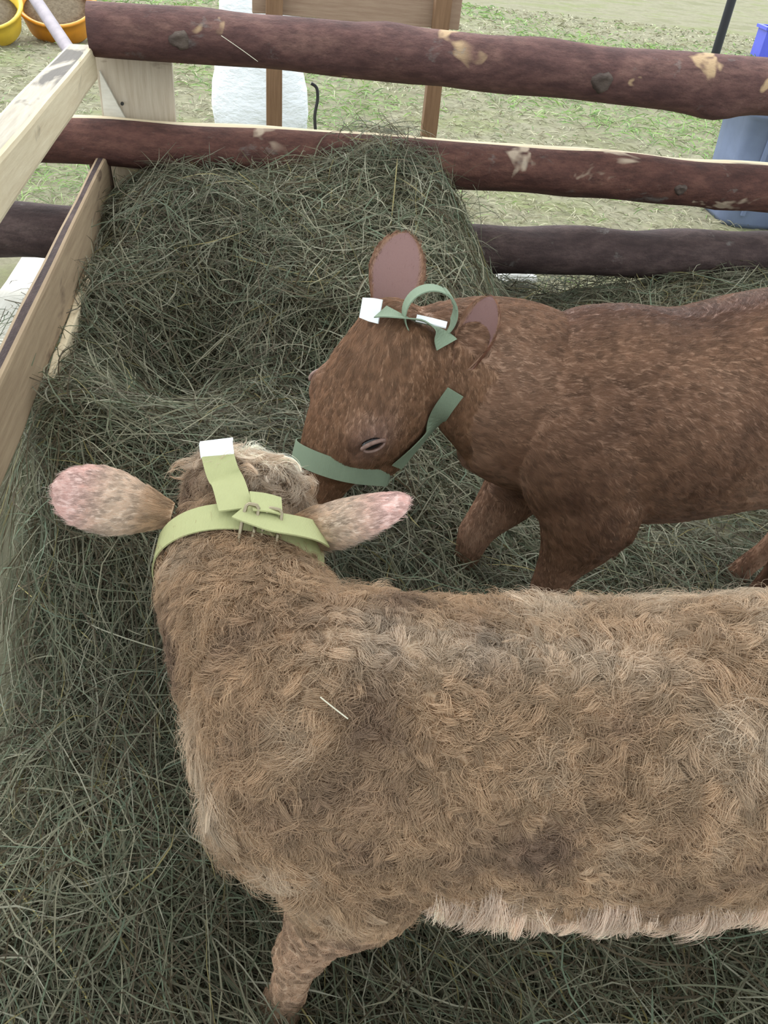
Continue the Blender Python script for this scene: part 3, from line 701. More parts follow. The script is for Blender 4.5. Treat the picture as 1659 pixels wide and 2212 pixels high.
class Head:
    """sections of a calf head along the axis a from the poll; n = dorsal direction of the face"""
    def __init__(s, P, a, n, k=1.0):
        s.P = np.array(P, float); s.a = nrm(a); n = np.array(n, float); s.n = nrm(n - (n @ s.a) * s.a); s.l = np.cross(s.n, s.a); s.k = k
    def at(s, along, left=0, dors=0): return s.P + (s.a * along + s.l * left + s.n * dors) * s.k
    def build(s, bm, fuzz=1.0):
        rows = [(-.038, .028, .022, .028), (-.026, .058, .046, .06), (.0, .077, .061, .085), (.05, .084, .066, .105), (.10, .091, .068, .115), (.14, .091, .063, .115), (.18, .083, .058, .106), (.22, .068, .051, .087), (.262, .052, .041, .062), (.305, .050, .039, .055), (.34, .047, .032, .05), (.36, .034, .018, .036), (.367, .012, .006, .015)]
        loft(bm, [(*s.at(d, 0, -.012 - .05 * d), w_ * s.k, hu * s.k, hd * s.k, *s.n) for d, w_, hu, hd in rows], None, 30, 5, 2.25)
        for sg in (-1, 1):
            blob(bm, s.at(.142, sg * .060, .008), (s.a, s.l, s.n), np.array((.045, .026, .032)) * s.k)       # brow over the eye
            blob(bm, s.at(.16, sg * .052, -.075), (s.a, s.l, s.n), np.array((.075, .026, .05)) * s.k)        # cheek
            blob(bm, s.at(.343, sg * .028, .012), (s.a, s.l, s.n), np.array((.026, .02, .018)) * s.k)        # nostril wing

# ---- light shaggy calf
def light_calf():
    root = empty('calf', (.2, .62, 0)); tag(root, 'shaggy tan calf with curly coat seen from behind its lowered head', 'calf')
    bm = bmesh.new(); Z = (0, 0, 1)
    trunk = [(.90, .668, .62, .03, .05, .05), (.865, .667, .615, .10, .13, .12), (.79, .663, .61, .145, .175, .17), (.66, .655, .620, .172, .212, .17), (.48, .645, .610, .172, .202, .178),
             (.34, .634, .600, .180, .182, .202), (.20, .628, .594, .180, .178, .202), (.07, .625, .590, .168, .182, .197), (-.03, .628, .587, .155, .190, .190), (-.11, .635, .58, .135, .165, .175), (-.165, .64, .57, .10, .125, .135), (-.195, .643, .565, .05, .07, .08)]
    loft(bm, trunk, Z, 36, 6, 2.15)
    neck = [(.02, .635, .60, .10, .14, .15), (-.07, .655, .615, .118, .150, .165), (-.135, .705, .635, .118, .128, .160), (-.180, .775, .655, .110, .105, .145), (-.205, .845, .672, .098, .085, .120), (-.215, .905, .68, .085, .07, .10), (-.218, .94, .68, .05, .05, .06)]
    loft(bm, neck, Z, 32, 6)
    hd = Head((-.216, .932, .728), (-.08, .60, -.80), (-.03, .80, .60), .98); hd.build(bm)
    for sg in (-1, 1):     # shoulder, hip masses
        blob(bm, (-.05, .632 + sg * .10, .55), ((1, 0, .25), (0, 1, 0), (-.25, 0, 1)), (.12, .07, .16))
        blob(bm, (.73, .655 + sg * .09, .55), ((1, 0, 0), (0, 1, 0), (0, 0, 1)), (.13, .075, .17))
    # forelegs: (x,y,z, lateral w, front hu, back hd) with "up" pointing forward
    fw = (-1, 0, 0)
    nl = [(-.03, .525, .56, .06, .09, .10), (.0, .508, .47, .060, .095, .115), (.0, .50, .40, .054, .080, .092), (-.025, .498, .33, .042, .050, .055), (-.040, .497, .265, .037, .040, .038), (-.048, .496, .235, .037, .041, .035), (-.055, .494, .19, .029, .030, .028), (-.066, .486, .11, .029, .030, .029), (-.076, .480, .065, .036, .037, .034), (-.088, .476, .03, .032, .035, .029)]
    leg(bm, nl, fw)
    off = np.array([.07, .255, 0]); leg(bm, [(a + off[0], b + off[1], *r_) for a, b, *r_ in nl], fw)
    hl = [(.64, .575, .56, .07, .13, .12), (.63, .555, .46, .062, .115, .105), (.645, .545, .37, .05, .07, .08), (.70, .545, .29, .033, .04, .046), (.725, .547, .235, .03, .034, .04), (.715, .55, .16, .024, .024, .027), (.70, .552, .09, .025, .026, .026), (.69, .552, .06, .029, .03, .028), (.68, .552, .03, .025, .028, .022)]
    hl = [(a + .10, *r_) for a, *r_ in hl]; leg(bm, hl, fw); leg(bm, [(a - .07, b + .22, *r_) for a, b, *r_ in hl], fw)
    loft(bm, [(.875, .668, .70, .022, .022, .022, 1, 0, 0), (.92, .668, .66, .02, .02, .02, 1, 0, 0), (.935, .668, .52, .014, .014, .014, 1, 0, 0), (.93, .668, .38, .014, .014, .014, 1, 0, 0), (.925, .668, .26, .02, .02, .02, 1, 0, 0), (.922, .668, .2, .008, .008, .008, 1, 0, 0)], None, 12, 5)
    me = remesh(bm, .0065, 5)
    eL = ear_arrays(atd(372, 1112, 1.135), atd(112, 1048, 1.10), YI * .40 + ZI * .85, .050, cup=.35, fold=.0)
    eR = ear_arrays(atd(628, 1148, 1.155), atd(888, 1078, 1.13), YI * .85 + ZI * .45, .052, cup=.5, fold=.0)
    me, ea = merge(me, [eL, eR])
    return root, me, ea, hd
def coat_common(me, ea):
    co, no, tr = mesh_arrays(me); return co, no
def finish_light():
    root, me, ea, hd = light_calf(); co, no = coat_common(me, ea); n = len(co)
    ear = ea[:, 0] >= 0; inner = ear & (ea[:, 2] > .5)
    n1, n2, n3 = Noise3(1, 20, .8, 2.2), Noise3(2, 24, 2, 6), Noise3(3, 24, 6, 14)
    v = .45 * n1(co) + .6 * n2(co) + .4 * n3(co)
    tan = np.array([.50, .345, .225]); pale = np.array([.74, .61, .48]); dark = np.array([.19, .12, .092])
    f = np.clip(v, -1.6, 1.6) / 1.6
    C = np.where(f[:, None] > 0, tan + (pale - tan) * (f[:, None] ** 1.3 * .8), tan + (dark - tan) * (np.abs(f[:, None]) ** 1.6 * .75))
    # pale stripe along the spine behind the withers, pale belly fringe and poll curls
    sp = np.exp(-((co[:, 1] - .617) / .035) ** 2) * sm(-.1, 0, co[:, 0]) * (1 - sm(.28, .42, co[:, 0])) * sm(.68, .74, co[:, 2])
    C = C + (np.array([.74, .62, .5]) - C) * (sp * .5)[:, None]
    trunkm = (co[:, 0] > .05) & (~ear)
    bel = sm(.535, .475, co[:, 2]) * sm(.1, .18, co[:, 0]) * trunkm * (co[:, 0] < .62); C = C + (np.array([.74, .55, .42]) - C) * (np.clip(bel, 0, 1) * .9)[:, None]
    dpol = np.linalg.norm(co - hd.at(.03, -.02, .05), axis=1); pol = np.exp(-(dpol / .075) ** 2) * (~ear)
    C = C + (np.array([.80, .72, .63]) * (1 + .3 * f)[:, None] - C) * (np.clip(pol * .9, 0, 1))[:, None]
    lg = sm(.42, .36, co[:, 2]) * (co[:, 2] < .42) * (~trunkm | (co[:, 0] > .6)); legc = np.array([.50, .34, .235]); C = C + (legc - C) * (np.clip(lg, 0, 1) * .8)[:, None]
    low = sm(.24, .16, co[:, 2])
    u = ea[:, 0]; rimm = np.abs(ea[:, 1])
    ec = np.array([.66, .52, .42]); pink = np.array([.70, .47, .45])
    C[ear] = ec + (pink - ec) * (sm(.45, .85, u[ear]) * .8)[:, None]
    C[inner] = np.where((rimm[inner] > .8)[:, None], np.array([.74, .62, .55]), np.array([.56, .33, .32]) + 0 * C[inner])
    eb = (1 - sm(.05, .42, u)) * ear; C = C + (tan * 1.1 - C) * eb[:, None]
    C = np.clip(C, .02, .9)
    skin = C
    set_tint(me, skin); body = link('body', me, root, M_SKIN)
    # combing: back and down along the trunk, along the neck, out along the ears
    comb = np.zeros((n, 3)); comb[:, 0] = .8; comb[:, 2] = -.55; comb[:, 1] = np.sign(co[:, 1] - .63) * .3
    nk = sm(-.05, -.16, co[:, 0]) * sm(.6, .72, co[:, 1]); comb = comb * (1 - nk)[:, None] + nk[:, None] * np.array([.35, -.8, -.3])
    sw1, sw2 = Noise3(8, 16, 1.5, 4), Noise3(9, 16, 1.5, 4)
    ang = (1.0 * sw1(co))[:, None]; comb = comb * np.cos(ang) + np.cross(no, comb) * np.sin(ang) * (~ear)[:, None]
    legm = (co[:, 2] < .38) | ((co[:, 2] < .46) & (co[:, 0] < .13) & (co[:, 1] < .57)); comb[legm] = (.15, 0, -1)
    comb = np.where((bel > .3)[:, None], comb * .35 + np.array([.1, -.25, -1.0]), comb)
    for e0, e1, msk in ((0, 0, ear),):
        d = np.where(co[:, :1] < -.2, -1.0, 1.0) * np.array([[1, .15, 0]]); comb[msk] = d[msk]
    Ln = np.full(n, .034); Ln += .006 * n2(co)
    Ln = np.where(bel > .3, .048, Ln); Ln = np.where(legm & ~trunkm, .009, Ln); fa = (co[:, 2] < .46) & (co[:, 0] < .13) & (co[:, 1] < .57) & ~ear; Ln[fa] = np.minimum(Ln[fa], .011); Ln = np.where(low > .5, .007, Ln)
    Ln = np.where(pol > .3, .048, Ln); face = ((co - hd.P) @ hd.a > .10) & (co[:, 1] > .85); Ln[face] = .009
    Ln[ear] = np.where(inner[ear], .007, .009); Ln[ear & (rimm > .85)] = .017
    neckthin = (co[:, 2] < .5) & (co[:, 0] < -.02) & ~ear; Ln[neckthin & ~legm] = .02
    dens = np.full(n, 260000.0); dens[ear] = 420000; dens[inner] = 120000; dens[ear & (u > .75)] *= .5; dens[legm] = 200000; dens[(co[:, 2] < .05)] = 0
    d2 = np.where(ear | legm, 0, 34000.0); dp = np.where(pol > .22, 110000.0, 0); d2[co[:, 2] < .05] = 0
    dear = np.where(ear, dens, 0); dens[ear] = 0; dens[(co[:, 0] > .72)] *= .6; dens[no[:, 2] < -.75] *= .5
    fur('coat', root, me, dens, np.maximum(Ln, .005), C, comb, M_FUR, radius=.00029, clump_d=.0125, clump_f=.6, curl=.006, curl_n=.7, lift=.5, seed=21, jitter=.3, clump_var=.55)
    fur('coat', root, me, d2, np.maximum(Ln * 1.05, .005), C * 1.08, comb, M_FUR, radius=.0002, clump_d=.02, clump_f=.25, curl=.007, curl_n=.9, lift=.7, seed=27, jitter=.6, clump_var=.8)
    fur('poll_curls', root, me, dp, np.full(n, .052), C * 1.1, comb, M_FUR, radius=.0003, clump_d=.02, clump_f=.9, curl=.012, curl_n=.8, lift=.75, seed=29, jitter=.3, clump_var=1.2)
    dfr = np.where((no[:, 2] > -.85) & (no[:, 2] < -.10 + .03 * n3(co)) & (np.abs(no[:, 1]) > .3) & (co[:, 2] > .36) & (co[:, 0] > .11) & (co[:, 0] < .80) & ~ear, 170000.0, 0)
    fc = np.array([.88, .70, .57])[None] * (1 + .12 * np.clip(n2(co), -1, 1))[:, None]; cf = np.zeros((n, 3)) + np.array([.06, -.08, -1.0])
    fur('belly_fringe', root, me, dfr, np.full(n, .063) + .005 * n3(co), fc, cf, M_FUR3, radius=.00028, clump_d=.012, clump_f=.6, curl=.002, curl_n=.5, lift=.58, seed=31, jitter=.16, clump_var=.2)
    Le = np.where(rimm > .85, .014, np.where(inner, .006, .0075)); Le = np.where(ear & (u < .22), .016, Le)
    fur('ear_hair', root, me, dear, Le, C, comb, M_FUR3, radius=.0003, K=5, clump_d=.01, clump_f=.15, curl=.0006, curl_n=.6, lift=.3, seed=22, jitter=.15, clump_var=.12)
    for c in ((-.088, .476, 0), (-.014, .731, 0), (.78, .552, 0), (.71, .772, 0)): hoof(root, (c[0] - .012, c[1], .0), (-1, 0, 0))
    cb, _, tb = mesh_arrays(me); bv = BVHTree.FromPolygons(cb.tolist(), tb.tolist())
    for sg in (-1, 1): eye(root, hd, sg, bv)
    return root, me, hd
def eye(root, hd, sg, bv=None):
    e1 = nrm(hd.a * .62 + hd.n * .78); e2 = nrm(hd.n * .62 - hd.a * .78); c = hd.at(.150, sg * .092, .006)
    if bv is not None:
        loc = bv.ray_cast(vec(hd.at(.150, sg * .25, .006)), vec(-hd.l * sg))[0]
        if loc is not None: c = np.array(loc) + hd.l * sg * .002
    bm = bmesh.new(); blob(bm, c, (e1, hd.l, e2), np.array((.0175, .008, .0095)) * hd.k)
    m = bpy.data.meshes.new('eye'); bm.to_mesh(m); bm.free(); o = link('eye', m, root, M_EYE)
    for up_, rad, ext in ((1, .0034, .80), (-1, .0024, .75)):
        pts = [c + (e1 * math.cos(a) * .0185 + e2 * up_ * math.sin(a) * .0110 * ext) * hd.k + hd.l * sg * (.0045 + .004 * math.sin(a)) * hd.k for a in np.linspace(-.15, math.pi + .15, 11)]
        tube('eyelid', pts, rad * hd.k, M_LID, o, m=8, sub=2)
    return o
L_ROOT, L_ME, L_HD = finish_light()

# ---- red-brown sleek calf
def brown_calf():
    root = empty('calf', (.7, 1.46, 0)); tag(root, 'sleek red brown calf with its head bent down sideways into the hay', 'calf')
    bm = bmesh.new(); Z = (0, 0, 1)
    trunk = [(1.28, 1.545, .76, .03, .05, .05), (1.25, 1.542, .75, .12, .14, .13), (1.17, 1.535, .735, .17, .2, .19), (1.04, 1.52, .715, .195, .220, .2), (.88, 1.50, .700, .20, .240, .22),
             (.72, 1.485, .677, .205, .226, .230), (.58, 1.465, .650, .20, .21, .240), (.45, 1.45, .635, .188, .228, .240), (.35, 1.44, .620, .168, .222, .225), (.27, 1.435, .605, .135, .165, .19), (.215, 1.43, .59, .07, .09, .11)]
    loft(bm, trunk, Z, 36, 6, 2.15)
    a = nrm(-.607 * XI + .794 * YI + .42 * ZI); vw = -nrm(ray(800, 900)); li = nrm(.81 * XI + .59 * YI); th = math.radians(40)
    nn = math.cos(th) * vw - math.sin(th) * li
    E = atd(778, 900, 1.58); k_ = 1.25
    hd = Head((0, 0, 0), a, nn, k_); hd.P = E - hd.a * (.155 * k_) - hd.n * (-.03 * k_)
    P = hd.at(.03, 0, -.04)
    b0 = np.array([.36, 1.44, .635]); 
    neck = [(.45, 1.45, .645, .12, .16, .18), (.33, 1.445, .655, .13, .165, .21), (*(b0 * .62 + P * .38 + np.array([.0, .0, .05])), .118, .135, .215), (*(b0 * .30 + P * .70 + np.array([0, 0, .04])), .108, .11, .17), (*P, .082, .075, .09), (*hd.at(.07, 0, -.04), .05, .05, .06)]
    loft(bm, neck, (.1, .25, 1), 32, 6)
    hd.build(bm)
    for sg in (-1, 1):
        blob(bm, (.39, 1.44 + sg * .125, .58), ((1, 0, .25), (0, 1, 0), (-.25, 0, 1)), (.13, .075, .17))
        blob(bm, (1.08, 1.525 + sg * .11, .60), ((1, 0, 0), (0, 1, 0), (0, 0, 1)), (.16, .085, .19))
    fw = (-1, 0, 0)
    nl = [(.40, 1.325, .58, .07, .10, .11), (.42, 1.305, .48, .068, .105, .11), (.415, 1.305, .41, .06, .085, .085), (.40, 1.31, .34, .046, .055, .055), (.392, 1.318, .275, .040, .044, .040), (.390, 1.322, .245, .038, .042, .036), (.388, 1.33, .19, .029, .03, .028), (.385, 1.34, .11, .026, .027, .026), (.38, 1.345, .065, .031, .032, .03), (.372, 1.347, .03, .027, .03, .024)]
    leg(bm, nl, fw)
    fl = [(.37, 1.53, .56, .07, .10, .11), (.34, 1.505, .47, .066, .095, .10), (.285, 1.475, .38, .055, .07, .07), (.238, 1.455, .31, .043, .047, .046), (.222, 1.45, .27, .041, .043, .039), (.212, 1.448, .2, .030, .031, .029), (.20, 1.45, .11, .027, .028, .027), (.19, 1.45, .065, .032, .033, .031), (.18, 1.45, .03, .027, .03, .024)]
    leg(bm, fl, fw)
    hl = [(1.10, 1.42, .60, .08, .15, .14), (1.07, 1.40, .48, .072, .13, .12), (.98, 1.41, .38, .06, .085, .09), (.95, 1.42, .30, .042, .05, .055), (.94, 1.43, .245, .036, .04, .045), (.91, 1.435, .16, .028, .028, .031), (.88, 1.44, .09, .028, .029, .029), (.87, 1.44, .06, .032, .033, .031), (.86, 1.44, .03, .027, .03, .024)]
    leg(bm, hl, fw); leg(bm, [(x + .12, y + .23, *r_) for x, y, *r_ in hl], fw)
    loft(bm, [(1.26, 1.545, .80, .025, .025, .025, 1, 0, 0), (1.31, 1.548, .74, .02, .02, .02, 1, 0, 0), (1.33, 1.55, .58, .015, .015, .015, 1, 0, 0), (1.325, 1.55, .4, .016, .016, .016, 1, 0, 0), (1.32, 1.55, .28, .022, .022, .022, 1, 0, 0), (1.318, 1.55, .2, .008, .008, .008, 1, 0, 0)], None, 12, 5)
    me = remesh(bm, .007, 5); cb, _, tb = mesh_arrays(me); bv = BVHTree.FromPolygons(cb.tolist(), tb.tolist())
    rR, rL = hd.at(.018, -.062, -.01), np.array(bv.ray_cast(vec(CC), vec(nrm(ray(1012, 788))))[0]) + nrm(ray(1012, 788)) * .022
    dz = lambda p: (p - CC) @ ZI
    eR = ear_arrays(rR, atd(882, 503, dz(rR) + .02), -ZI * .9 + XI * .25, .057, cup=.35, point=True)
    eL = ear_arrays(rL, atd(1062, 640, dz(rL) - .055), -ZI * .92 - XI * .38, .037, cup=.6, base=.5, point=True)
    print('ear roots', [((CM.T @ (p - CC))[:2] / dz(p) * F + np.array([CX, CY]), dz(p)) for p in (rR, rL)])
    me, ea = merge(me, [eR, eL])
    return root, me, ea, hd
def finish_brown():
    root, me, ea, hd = brown_calf(); co, no = coat_common(me, ea); n = len(co); ear = ea[:, 0] >= 0; inner = ear & (ea[:, 2] > .5)
    n1, n2, n3 = Noise3(31, 20, .6, 1.6), Noise3(32, 24, 2, 6), Noise3(33, 24, 8, 16)
    f = np.clip(.55 * n1(co) + .35 * n2(co) + .2 * n3(co), -1.5, 1.5) / 1.5
    mid = np.array([.275, .155, .10]); hi = np.array([.42, .265, .185]); dk = np.array([.10, .05, .036])
    C = np.where(f[:, None] > 0, mid + (hi - mid) * f[:, None] * .7, mid + (dk - mid) * -f[:, None] * .6)
    top = np.exp(-((co[:, 1] - 1.43 - .09 * co[:, 0]) / .05) ** 2) * (co[:, 0] > .3) * (co[:, 2] > .75); C = C + (np.array([.13, .058, .045]) - C) * (top * .55)[:, None]
    rel = (co - hd.P) / hd.k; al = rel @ hd.a; lf = rel @ hd.l; dn = rel @ hd.n
    onh = (al > -.04) & (al < .4) & (np.abs(lf) < .13) & (np.abs(dn) < .17) & ~ear & (co[:, 0] < .24)
    C[onh] = C[onh] * .5 + np.array([.30, .165, .09]) * .5
    for sg in (-1, 1):
        de = np.linalg.norm(np.stack([(al - .149) / 1.5, lf - sg * .09, dn - .008], 1), axis=1); q = np.exp(-(de / .03) ** 2) * onh; C = C + (np.array([.50, .34, .29]) - C) * (q * .8)[:, None]
    u = ea[:, 0]; C[ear] = np.array([.27, .13, .085]); C[inner] = np.where((np.abs(ea[inner, 1]) > .75)[:, None], np.array([.30, .17, .11]), np.array([.26, .15, .14]))
    C = np.clip(C, .01, .8); skin = C
    set_tint(me, skin); link('body', me, root, M_SKIN)
    comb = np.zeros((n, 3)); comb[:, 0] = .75; comb[:, 2] = -.65; comb[:, 1] = np.sign(co[:, 1] - 1.46) * .25
    comb[onh] = hd.a; sw = Noise3(38, 16, .8, 2); ang = (.35 * sw(co))[:, None]; comb = comb * np.cos(ang) + np.cross(no, comb) * np.sin(ang)
    legm = co[:, 2] < .4; comb[legm & (co[:, 0] < 1.2)] = (.1, 0, -1); comb[ear] = np.array([.2, .2, 1.0])
    Ln = np.full(n, .013); bel = (co[:, 2] < .47) & (co[:, 0] > .5) & (co[:, 0] < 1.0) & (no[:, 2] < 0); Ln[bel] = .026; Ln[legm & ~bel] = .009; Ln[onh] = .009; Ln[ear] = .008; Ln[inner] = .005; Ln[ear & (np.abs(ea[:, 1]) > .85)] = .012
    fore = onh & (al < .1) & (dn > .02); Ln[fore] = .014
    dens = np.full(n, 210000.0); dens[onh] = 300000; dens[ear] = 300000; dens[inner & (np.abs(ea[:, 1]) < .8)] = 8000; dens[co[:, 0] > 1.0] = 50000; dens[co[:, 2] < .05] = 0; dens[(no[:, 1] > .6) & ~onh & ~ear] *= .4
    fur('coat', root, me, dens, Ln, C, comb, M_FUR2, radius=.0003, K=5, clump_d=.014, clump_f=.22, curl=.0012, curl_n=.6, lift=.22, seed=41, jitter=.16, clump_var=.16)
    for c in ((.372, 1.347), (.18, 1.45), (.86, 1.44), (.98, 1.67)): hoof(root, (c[0] - .012, c[1], 0), (-1, 0, 0))
    cb, _, tb = mesh_arrays(me); bv = BVHTree.FromPolygons(cb.tolist(), tb.tolist())
    for sg in (-1, 1): eye(root, hd, sg, bv)
    return root, me, hd
B_ROOT, B_ME, B_HD = finish_brown()

# ------------------------------------------------------------------ halters
def bvh_of(me):
    co, no, tr = mesh_arrays(me); return BVHTree.FromPolygons(co.tolist(), tr.tolist())
L_BVH, B_BVH = bvh_of(L_ME), bvh_of(B_ME)
def mat_web(name, c):
    k = NT(name); n1 = k.noise(400, 2, .5); n2 = k.noise(25, 3, .6)
    wv = k.n('TexWave'); wv.inputs['Scale'].default_value = 180; wv.inputs['Distortion'].default_value = 1.0; k.l(k.co.outputs['Object'], wv.inputs['Vector'])
    k.base(k.mix(k.ramp(n2, [(.4, B), (.7, (.25, .25, .25))]), c, tuple(x * .75 for x in c)), .8, .2); k.bump(k.mix(.5, n1, wv.outputs[1]), .35, .001); return k.m
M_WEB1 = mat_web('webbing_olive', (.42, .43, .22)); M_WEB2 = mat_web('webbing_green', (.22, .28, .20))
k = NT('webbing_white'); n1 = k.noise(300, 2, .5); k.base((.86, .89, .92), .7, .2); k.bump(n1, .2, .001); M_TIP = k.m
k = NT('buckle_metal'); k.base((.34, .29, .2), .4, .5); k.b.inputs['Metallic'].default_value = .9; M_BUCKLE = k.m
def band(name, pts, sdv, width, parent, mat, th=.0022, closed=False):
    """webbing band along pts; sdv side vectors; width scalar or list"""
    pts = np.array(pts); n = len(pts); wd = np.broadcast_to(np.asarray(width, float), (n,)); V, Fs = [], []
    for i in range(n):
        a = pts[(i + 1) % n] if closed else pts[min(i + 1, n - 1)]; b = pts[i - 1] if closed else pts[max(i - 1, 0)]
        tg = nrm(a - b); s = sdv[i] - (sdv[i] @ tg) * tg; s = nrm(s); nn = np.cross(tg, s)
        for du, dn in ((-.5, -.5), (-.17, -.5), (.17, -.5), (.5, -.5), (.5, .5), (.17, .5), (-.17, .5), (-.5, .5)): V.append(pts[i] + s * du * wd[i] + nn * dn * th)
    for i in range(n if closed else n - 1):
        j = (i + 1) % n
        for q in range(8): Fs.append((i * 8 + q, i * 8 + (q + 1) % 8, j * 8 + (q + 1) % 8, j * 8 + q))
    if not closed: Fs.append(tuple(reversed(range(8)))); Fs.append(tuple((n - 1) * 8 + q for q in range(8)))
    return mesh(name, V, Fs, parent, mat, False)
def smooth_pts(P, it=6, closed=False):
    P = np.array(P, float)
    for _ in range(it):
        Q = P.copy()
        if closed: Q = .5 * P + .25 * (np.roll(P, 1, 0) + np.roll(P, -1, 0))
        else: Q[1:-1] = .5 * P[1:-1] + .25 * (P[:-2] + P[2:])
        P = Q
    return P
def strap_px(name, bvh, px, width, off, parent, mat, n=26, twist=None, it=5, fallback=1.3):
    """lay a strap over the animal along a pixel path (distance = the animal's surface)"""
    px = np.array(px, float); seg = np.concatenate([[0], np.cumsum(np.linalg.norm(np.diff(px, axis=0), axis=1))]); tt = np.linspace(0, seg[-1], n)
    X = np.interp(tt, seg, px[:, 0]); Y = np.interp(tt, seg, px[:, 1]); hits = []
    for x, y in zip(X, Y):
        d = nrm(ray(x, y)); loc, no, i, dist = bvh.ray_cast(vec(CC), vec(d)); hits.append((d, dist, no))
    ds = np.array([h[1] if h[1] is not None else np.nan for h in hits]); ok = ~np.isnan(ds)
    ds = np.interp(np.arange(n), np.nonzero(ok)[0], ds[ok]) if ok.any() else np.full(n, fallback); ds = smooth_pts(ds[:, None], it)[:, 0]
    nos = np.array([np.array(h[2]) if h[2] is not None else -h[0] for h in hits]); nos = smooth_pts(nos, 10); nos /= np.linalg.norm(nos, axis=1, keepdims=True)
    P = smooth_pts(np.array([CC + hits[i][0] * ds[i] + nos[i] * off for i in range(n)]), it)
    tg = np.gradient(P, axis=0); S = np.cross(tg, nos)
    if twist is not None:
        tw = np.interp(np.linspace(0, 1, n), *zip(*twist)); S = np.array([nrm(S[i]) * math.cos(tw[i]) + nos[i] * math.sin(tw[i]) for i in range(n)])
    if not np.isscalar(width): width = np.interp(np.linspace(0, 1, n), *zip(*width))
    return band(name, P, S, width, parent, mat), P, nos
def hit_px(bvh, x, y):
    loc, no, i, dist = bvh.ray_cast(vec(CC), vec(nrm(ray(x, y)))); return np.array(loc)
def loop_on(name, bvh, cen, pn, u0, off, width, parent, mat, n=56, rmax=.3, it=4, lift=None):
    pn = nrm(pn); u = nrm(u0 - (np.array(u0) @ pn) * pn); v = np.cross(pn, u); P = []; last = .1
    for i in range(n):
        a = 2 * math.pi * i / n; d = u * math.cos(a) + v * math.sin(a)
        loc, no, ix, dist = bvh.ray_cast(vec(cen), vec(d), rmax)
        r_ = dist if loc is not None else last; last = r_; o_ = off if lift is None else off + lift(a)
        P.append(cen + d * (r_ + o_))
    P = smooth_pts(P, it, True); return band(name, P, [pn] * n, width, parent, mat, closed=True), P
def ring_frame(name, c, ax, ay, hx, hy, rad, parent, mat):
    pts = [];
    for a in np.linspace(0, 2 * math.pi, 25):
        ca, sa = math.cos(a), math.sin(a); k_ = 1 / (abs(ca) ** 6 + abs(sa) ** 6) ** (1 / 6); pts.append(c + ax * ca * k_ * hx + ay * sa * k_ * hy)
    return tube(name, pts, rad, mat, parent, m=8, sub=1)

def light_halter():
    e = empty('halter', L_HD.P); tag(e, 'olive webbing halter with metal buckle worn by the shaggy tan calf', 'halter')
    h1, h2, h3 = (hit_px(L_BVH, 385, 1160), hit_px(L_BVH, 495, 1128), hit_px(L_BVH, 625, 1160))
    pn = nrm(np.cross(h2 - h1, h3 - h1)); pn = pn if pn[1] > 0 else -pn
    cen = (h1 + h3) * .5 + np.array([0, 0, -.045])
    o, P = loop_on('nape_strap', L_BVH, cen, pn, h1 - h3, .020, .046, e, M_WEB1, it=6)
    strap_px('loose_strap', L_BVH, [(520, 1142), (570, 1170), (612, 1176), (652, 1180)], .046, .034, e, M_WEB1)
    o, P, nn = strap_px('crown_strap', L_BVH, [(511, 1138), (498, 1080), (486, 1035), (480, 1012)], .046, .030, e, M_WEB1)
    tv = nrm(-YI * .96 - XI * .12); b_ = P[-1] - ZI * .002
    tp = band('white_end', [b_ - tv * .004, b_ + tv * .006, b_ + tv * .015, b_ + tv * .020 + ZI * .008], [nrm(XI * .98 - YI * .12)] * 4, .048, e, M_TIP, th=.003); tp['label'] = 'frayed white strap end'
    for x, y, w_ in ((537, 1133, .010), (585, 1142, .012)):
        c = hit_px(L_BVH, x, y); no = nrm(-ray(x, y)); c = c + no * .036; ax = nrm(XI * .96 + YI * .2); ay = nrm(np.cross(no, ax)); ring_frame('buckle', c, ax, ay, w_ * .9, .027, .0026, e, M_BUCKLE)
    # folded strap between the two bars of the buckle
    strap_px('keeper', L_BVH, [(537, 1133), (562, 1135), (583, 1142)], .042, .040, e, M_WEB1, n=8)
light_halter()
def brown_halter():
    e = empty('halter', B_HD.P); tag(e, 'grey green webbing halter worn by the sleek red brown calf', 'halter'); hd = B_HD; k_ = hd.k
    pn = nrm(hd.a - hd.n * .12 + hd.l * .42); cen = hd.at(.245, 0, -.03)
    loop_on('noseband', B_BVH, cen, pn, hd.l, .012, .042, e, M_WEB2, it=6)
    strap_px('cheek_strap', B_BVH, [(985, 842), (950, 890), (905, 945), (852, 1002)], .034, .010, e, M_WEB2)
    o, P, nn = strap_px('crown_strap', B_BVH, [(830, 684), (868, 697), (905, 707), (940, 724), (965, 748)], [(0, .042), (.5, .034), (1, .042)], .016, e, M_WEB2, twist=[(0, .5), (.5, 1.0), (1, .1)])
    t = nrm(P[0] - P[3]); s = nrm(np.cross(t, nn[0])) * math.cos(.5) + nn[0] * math.sin(.5)
    tp = band('white_end', [P[0], P[0] + t * .02, P[0] + t * .042], [s] * 3, [.043, .042, .036], e, M_TIP, th=.003); tp['label'] = 'bright white strap end'
    # rolled up end of the strap standing as a ring behind the poll
    D = np.linalg.norm(P[-8] - CC) ; c = atd(928, 676, (P[-8] - CC) @ ZI); ax = nrm(-ZI * .80 + XI * .15 + YI * .58)
    u = nrm(np.cross(ax, ZI)); v = np.cross(ax, u); n = 44; R = [c + (u * math.cos(a) + v * math.sin(a)) * (.046 + .0022 * i / n) for i, a in enumerate(np.linspace(0, 2 * math.pi * 1.12, n))]
    band('strap_roll', R, [ax] * n, .034, e, M_WEB2)
    q = atd(932, 694, (P[-8] - CC) @ ZI - .012); tp = band('white_end', [q - XI * .027 - YI * .006, q, q + XI * .027 + YI * .007], [YI * .8 - ZI * .5] * 3, .015, e, M_TIP, th=.003); tp['label'] = 'bright white strap end'
brown_halter()

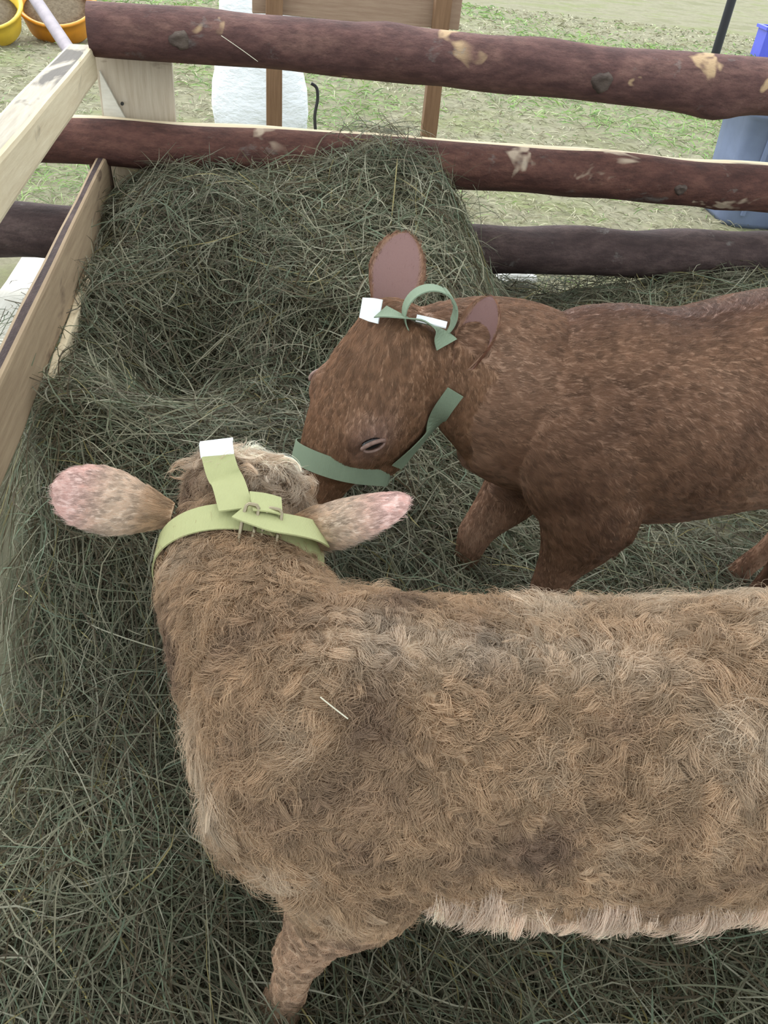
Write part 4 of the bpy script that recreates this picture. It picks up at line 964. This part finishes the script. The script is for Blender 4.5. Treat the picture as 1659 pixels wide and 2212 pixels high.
# ------------------------------------------------------------------ single straws that stand out
def on_hay(px, py):
    r = nrm(ray(px, py)); t = .4
    while t < 6:
        p = CC + r * t
        if p[2] < hay_h(p[0], p[1]) + .03: return p
        t += .004
    return CC + r * t
def on_calf(px, py): return hit_px(L_BVH, px, py) - nrm(ray(px, py)) * .018
def on_rail(px, py): return fen(px, py, -.02 - .118)
k = NT('straw_yellow'); k.base((.62, .52, .22), .5, .35); M_ST1 = k.m
k = NT('straw_pale'); k.base((.62, .58, .46), .5, .35); M_ST2 = k.m
def straw(fn, pxs, rad, mat, label, group=None):
    o = tube('straw', [fn(*p) for p in pxs], rad, mat, None, label, 'straw', m=6, sub=4)
    if group: o['group'] = group
G = 'single stalks on the hay'
for pxs, r_, m_, lb in (
        ([(0, 1862), (52, 1940), (105, 2010), (150, 2085), (204, 2190)], .0016, M_ST1, 'longest yellow straw, bent, lying on the dark hay before the tan calf'),
        ([(116, 1716), (200, 1700), (276, 1680)], .0013, M_ST1, 'yellow straw lying crosswise over the hay stems in front of the tan calf'),
        ([(304, 1655), (325, 1705), (348, 1756)], .0014, M_ST1, 'short yellow straw lying close to the chest of the tan calf'),
        ([(40, 1265), (95, 1310), (170, 1360), (240, 1430)], .0012, M_ST1, 'thin yellow straw lying beside the neck of the tan calf'),
        ([(150, 1250), (182, 1312), (214, 1368)], .0015, M_ST2, 'straight pale straw on the hay under the left ear of the tan calf'),
        ([(265, 1895), (280, 1930), (285, 1965)], .0014, M_ST2, 'shortest pale bent straw on the dark hay by the foreleg of the tan calf'),
        ([(712, 1262), (722, 1222)], .0014, M_ST2, 'pale straw standing in the hay under the right ear of the tan calf'),
        ([(575, 372), (548, 415), (525, 452)], .0024, M_ST2, 'short thick pale straw on the hay heap in the corner'),
        ([(510, 470), (600, 420), (690, 355)], .0020, M_ST2, 'long pale straw on the heap rising towards the middle log rail')):
    straw(on_hay, pxs, r_, m_, lb, G)
straw(on_calf, [(692, 1506), (722, 1530), (752, 1553)], .0008, M_ST2, 'single pale straw caught in the coat of the shaggy calf')
straw(on_rail, [(478, 77), (520, 106), (557, 133)], .0012, M_ST2, 'thin pale straw stuck to the top log rail')
straw(on_rail, [(1000, 500), (994, 530), (984, 562)], .0028, M_ST2, 'short pale straw leaning on the lowest log rail')
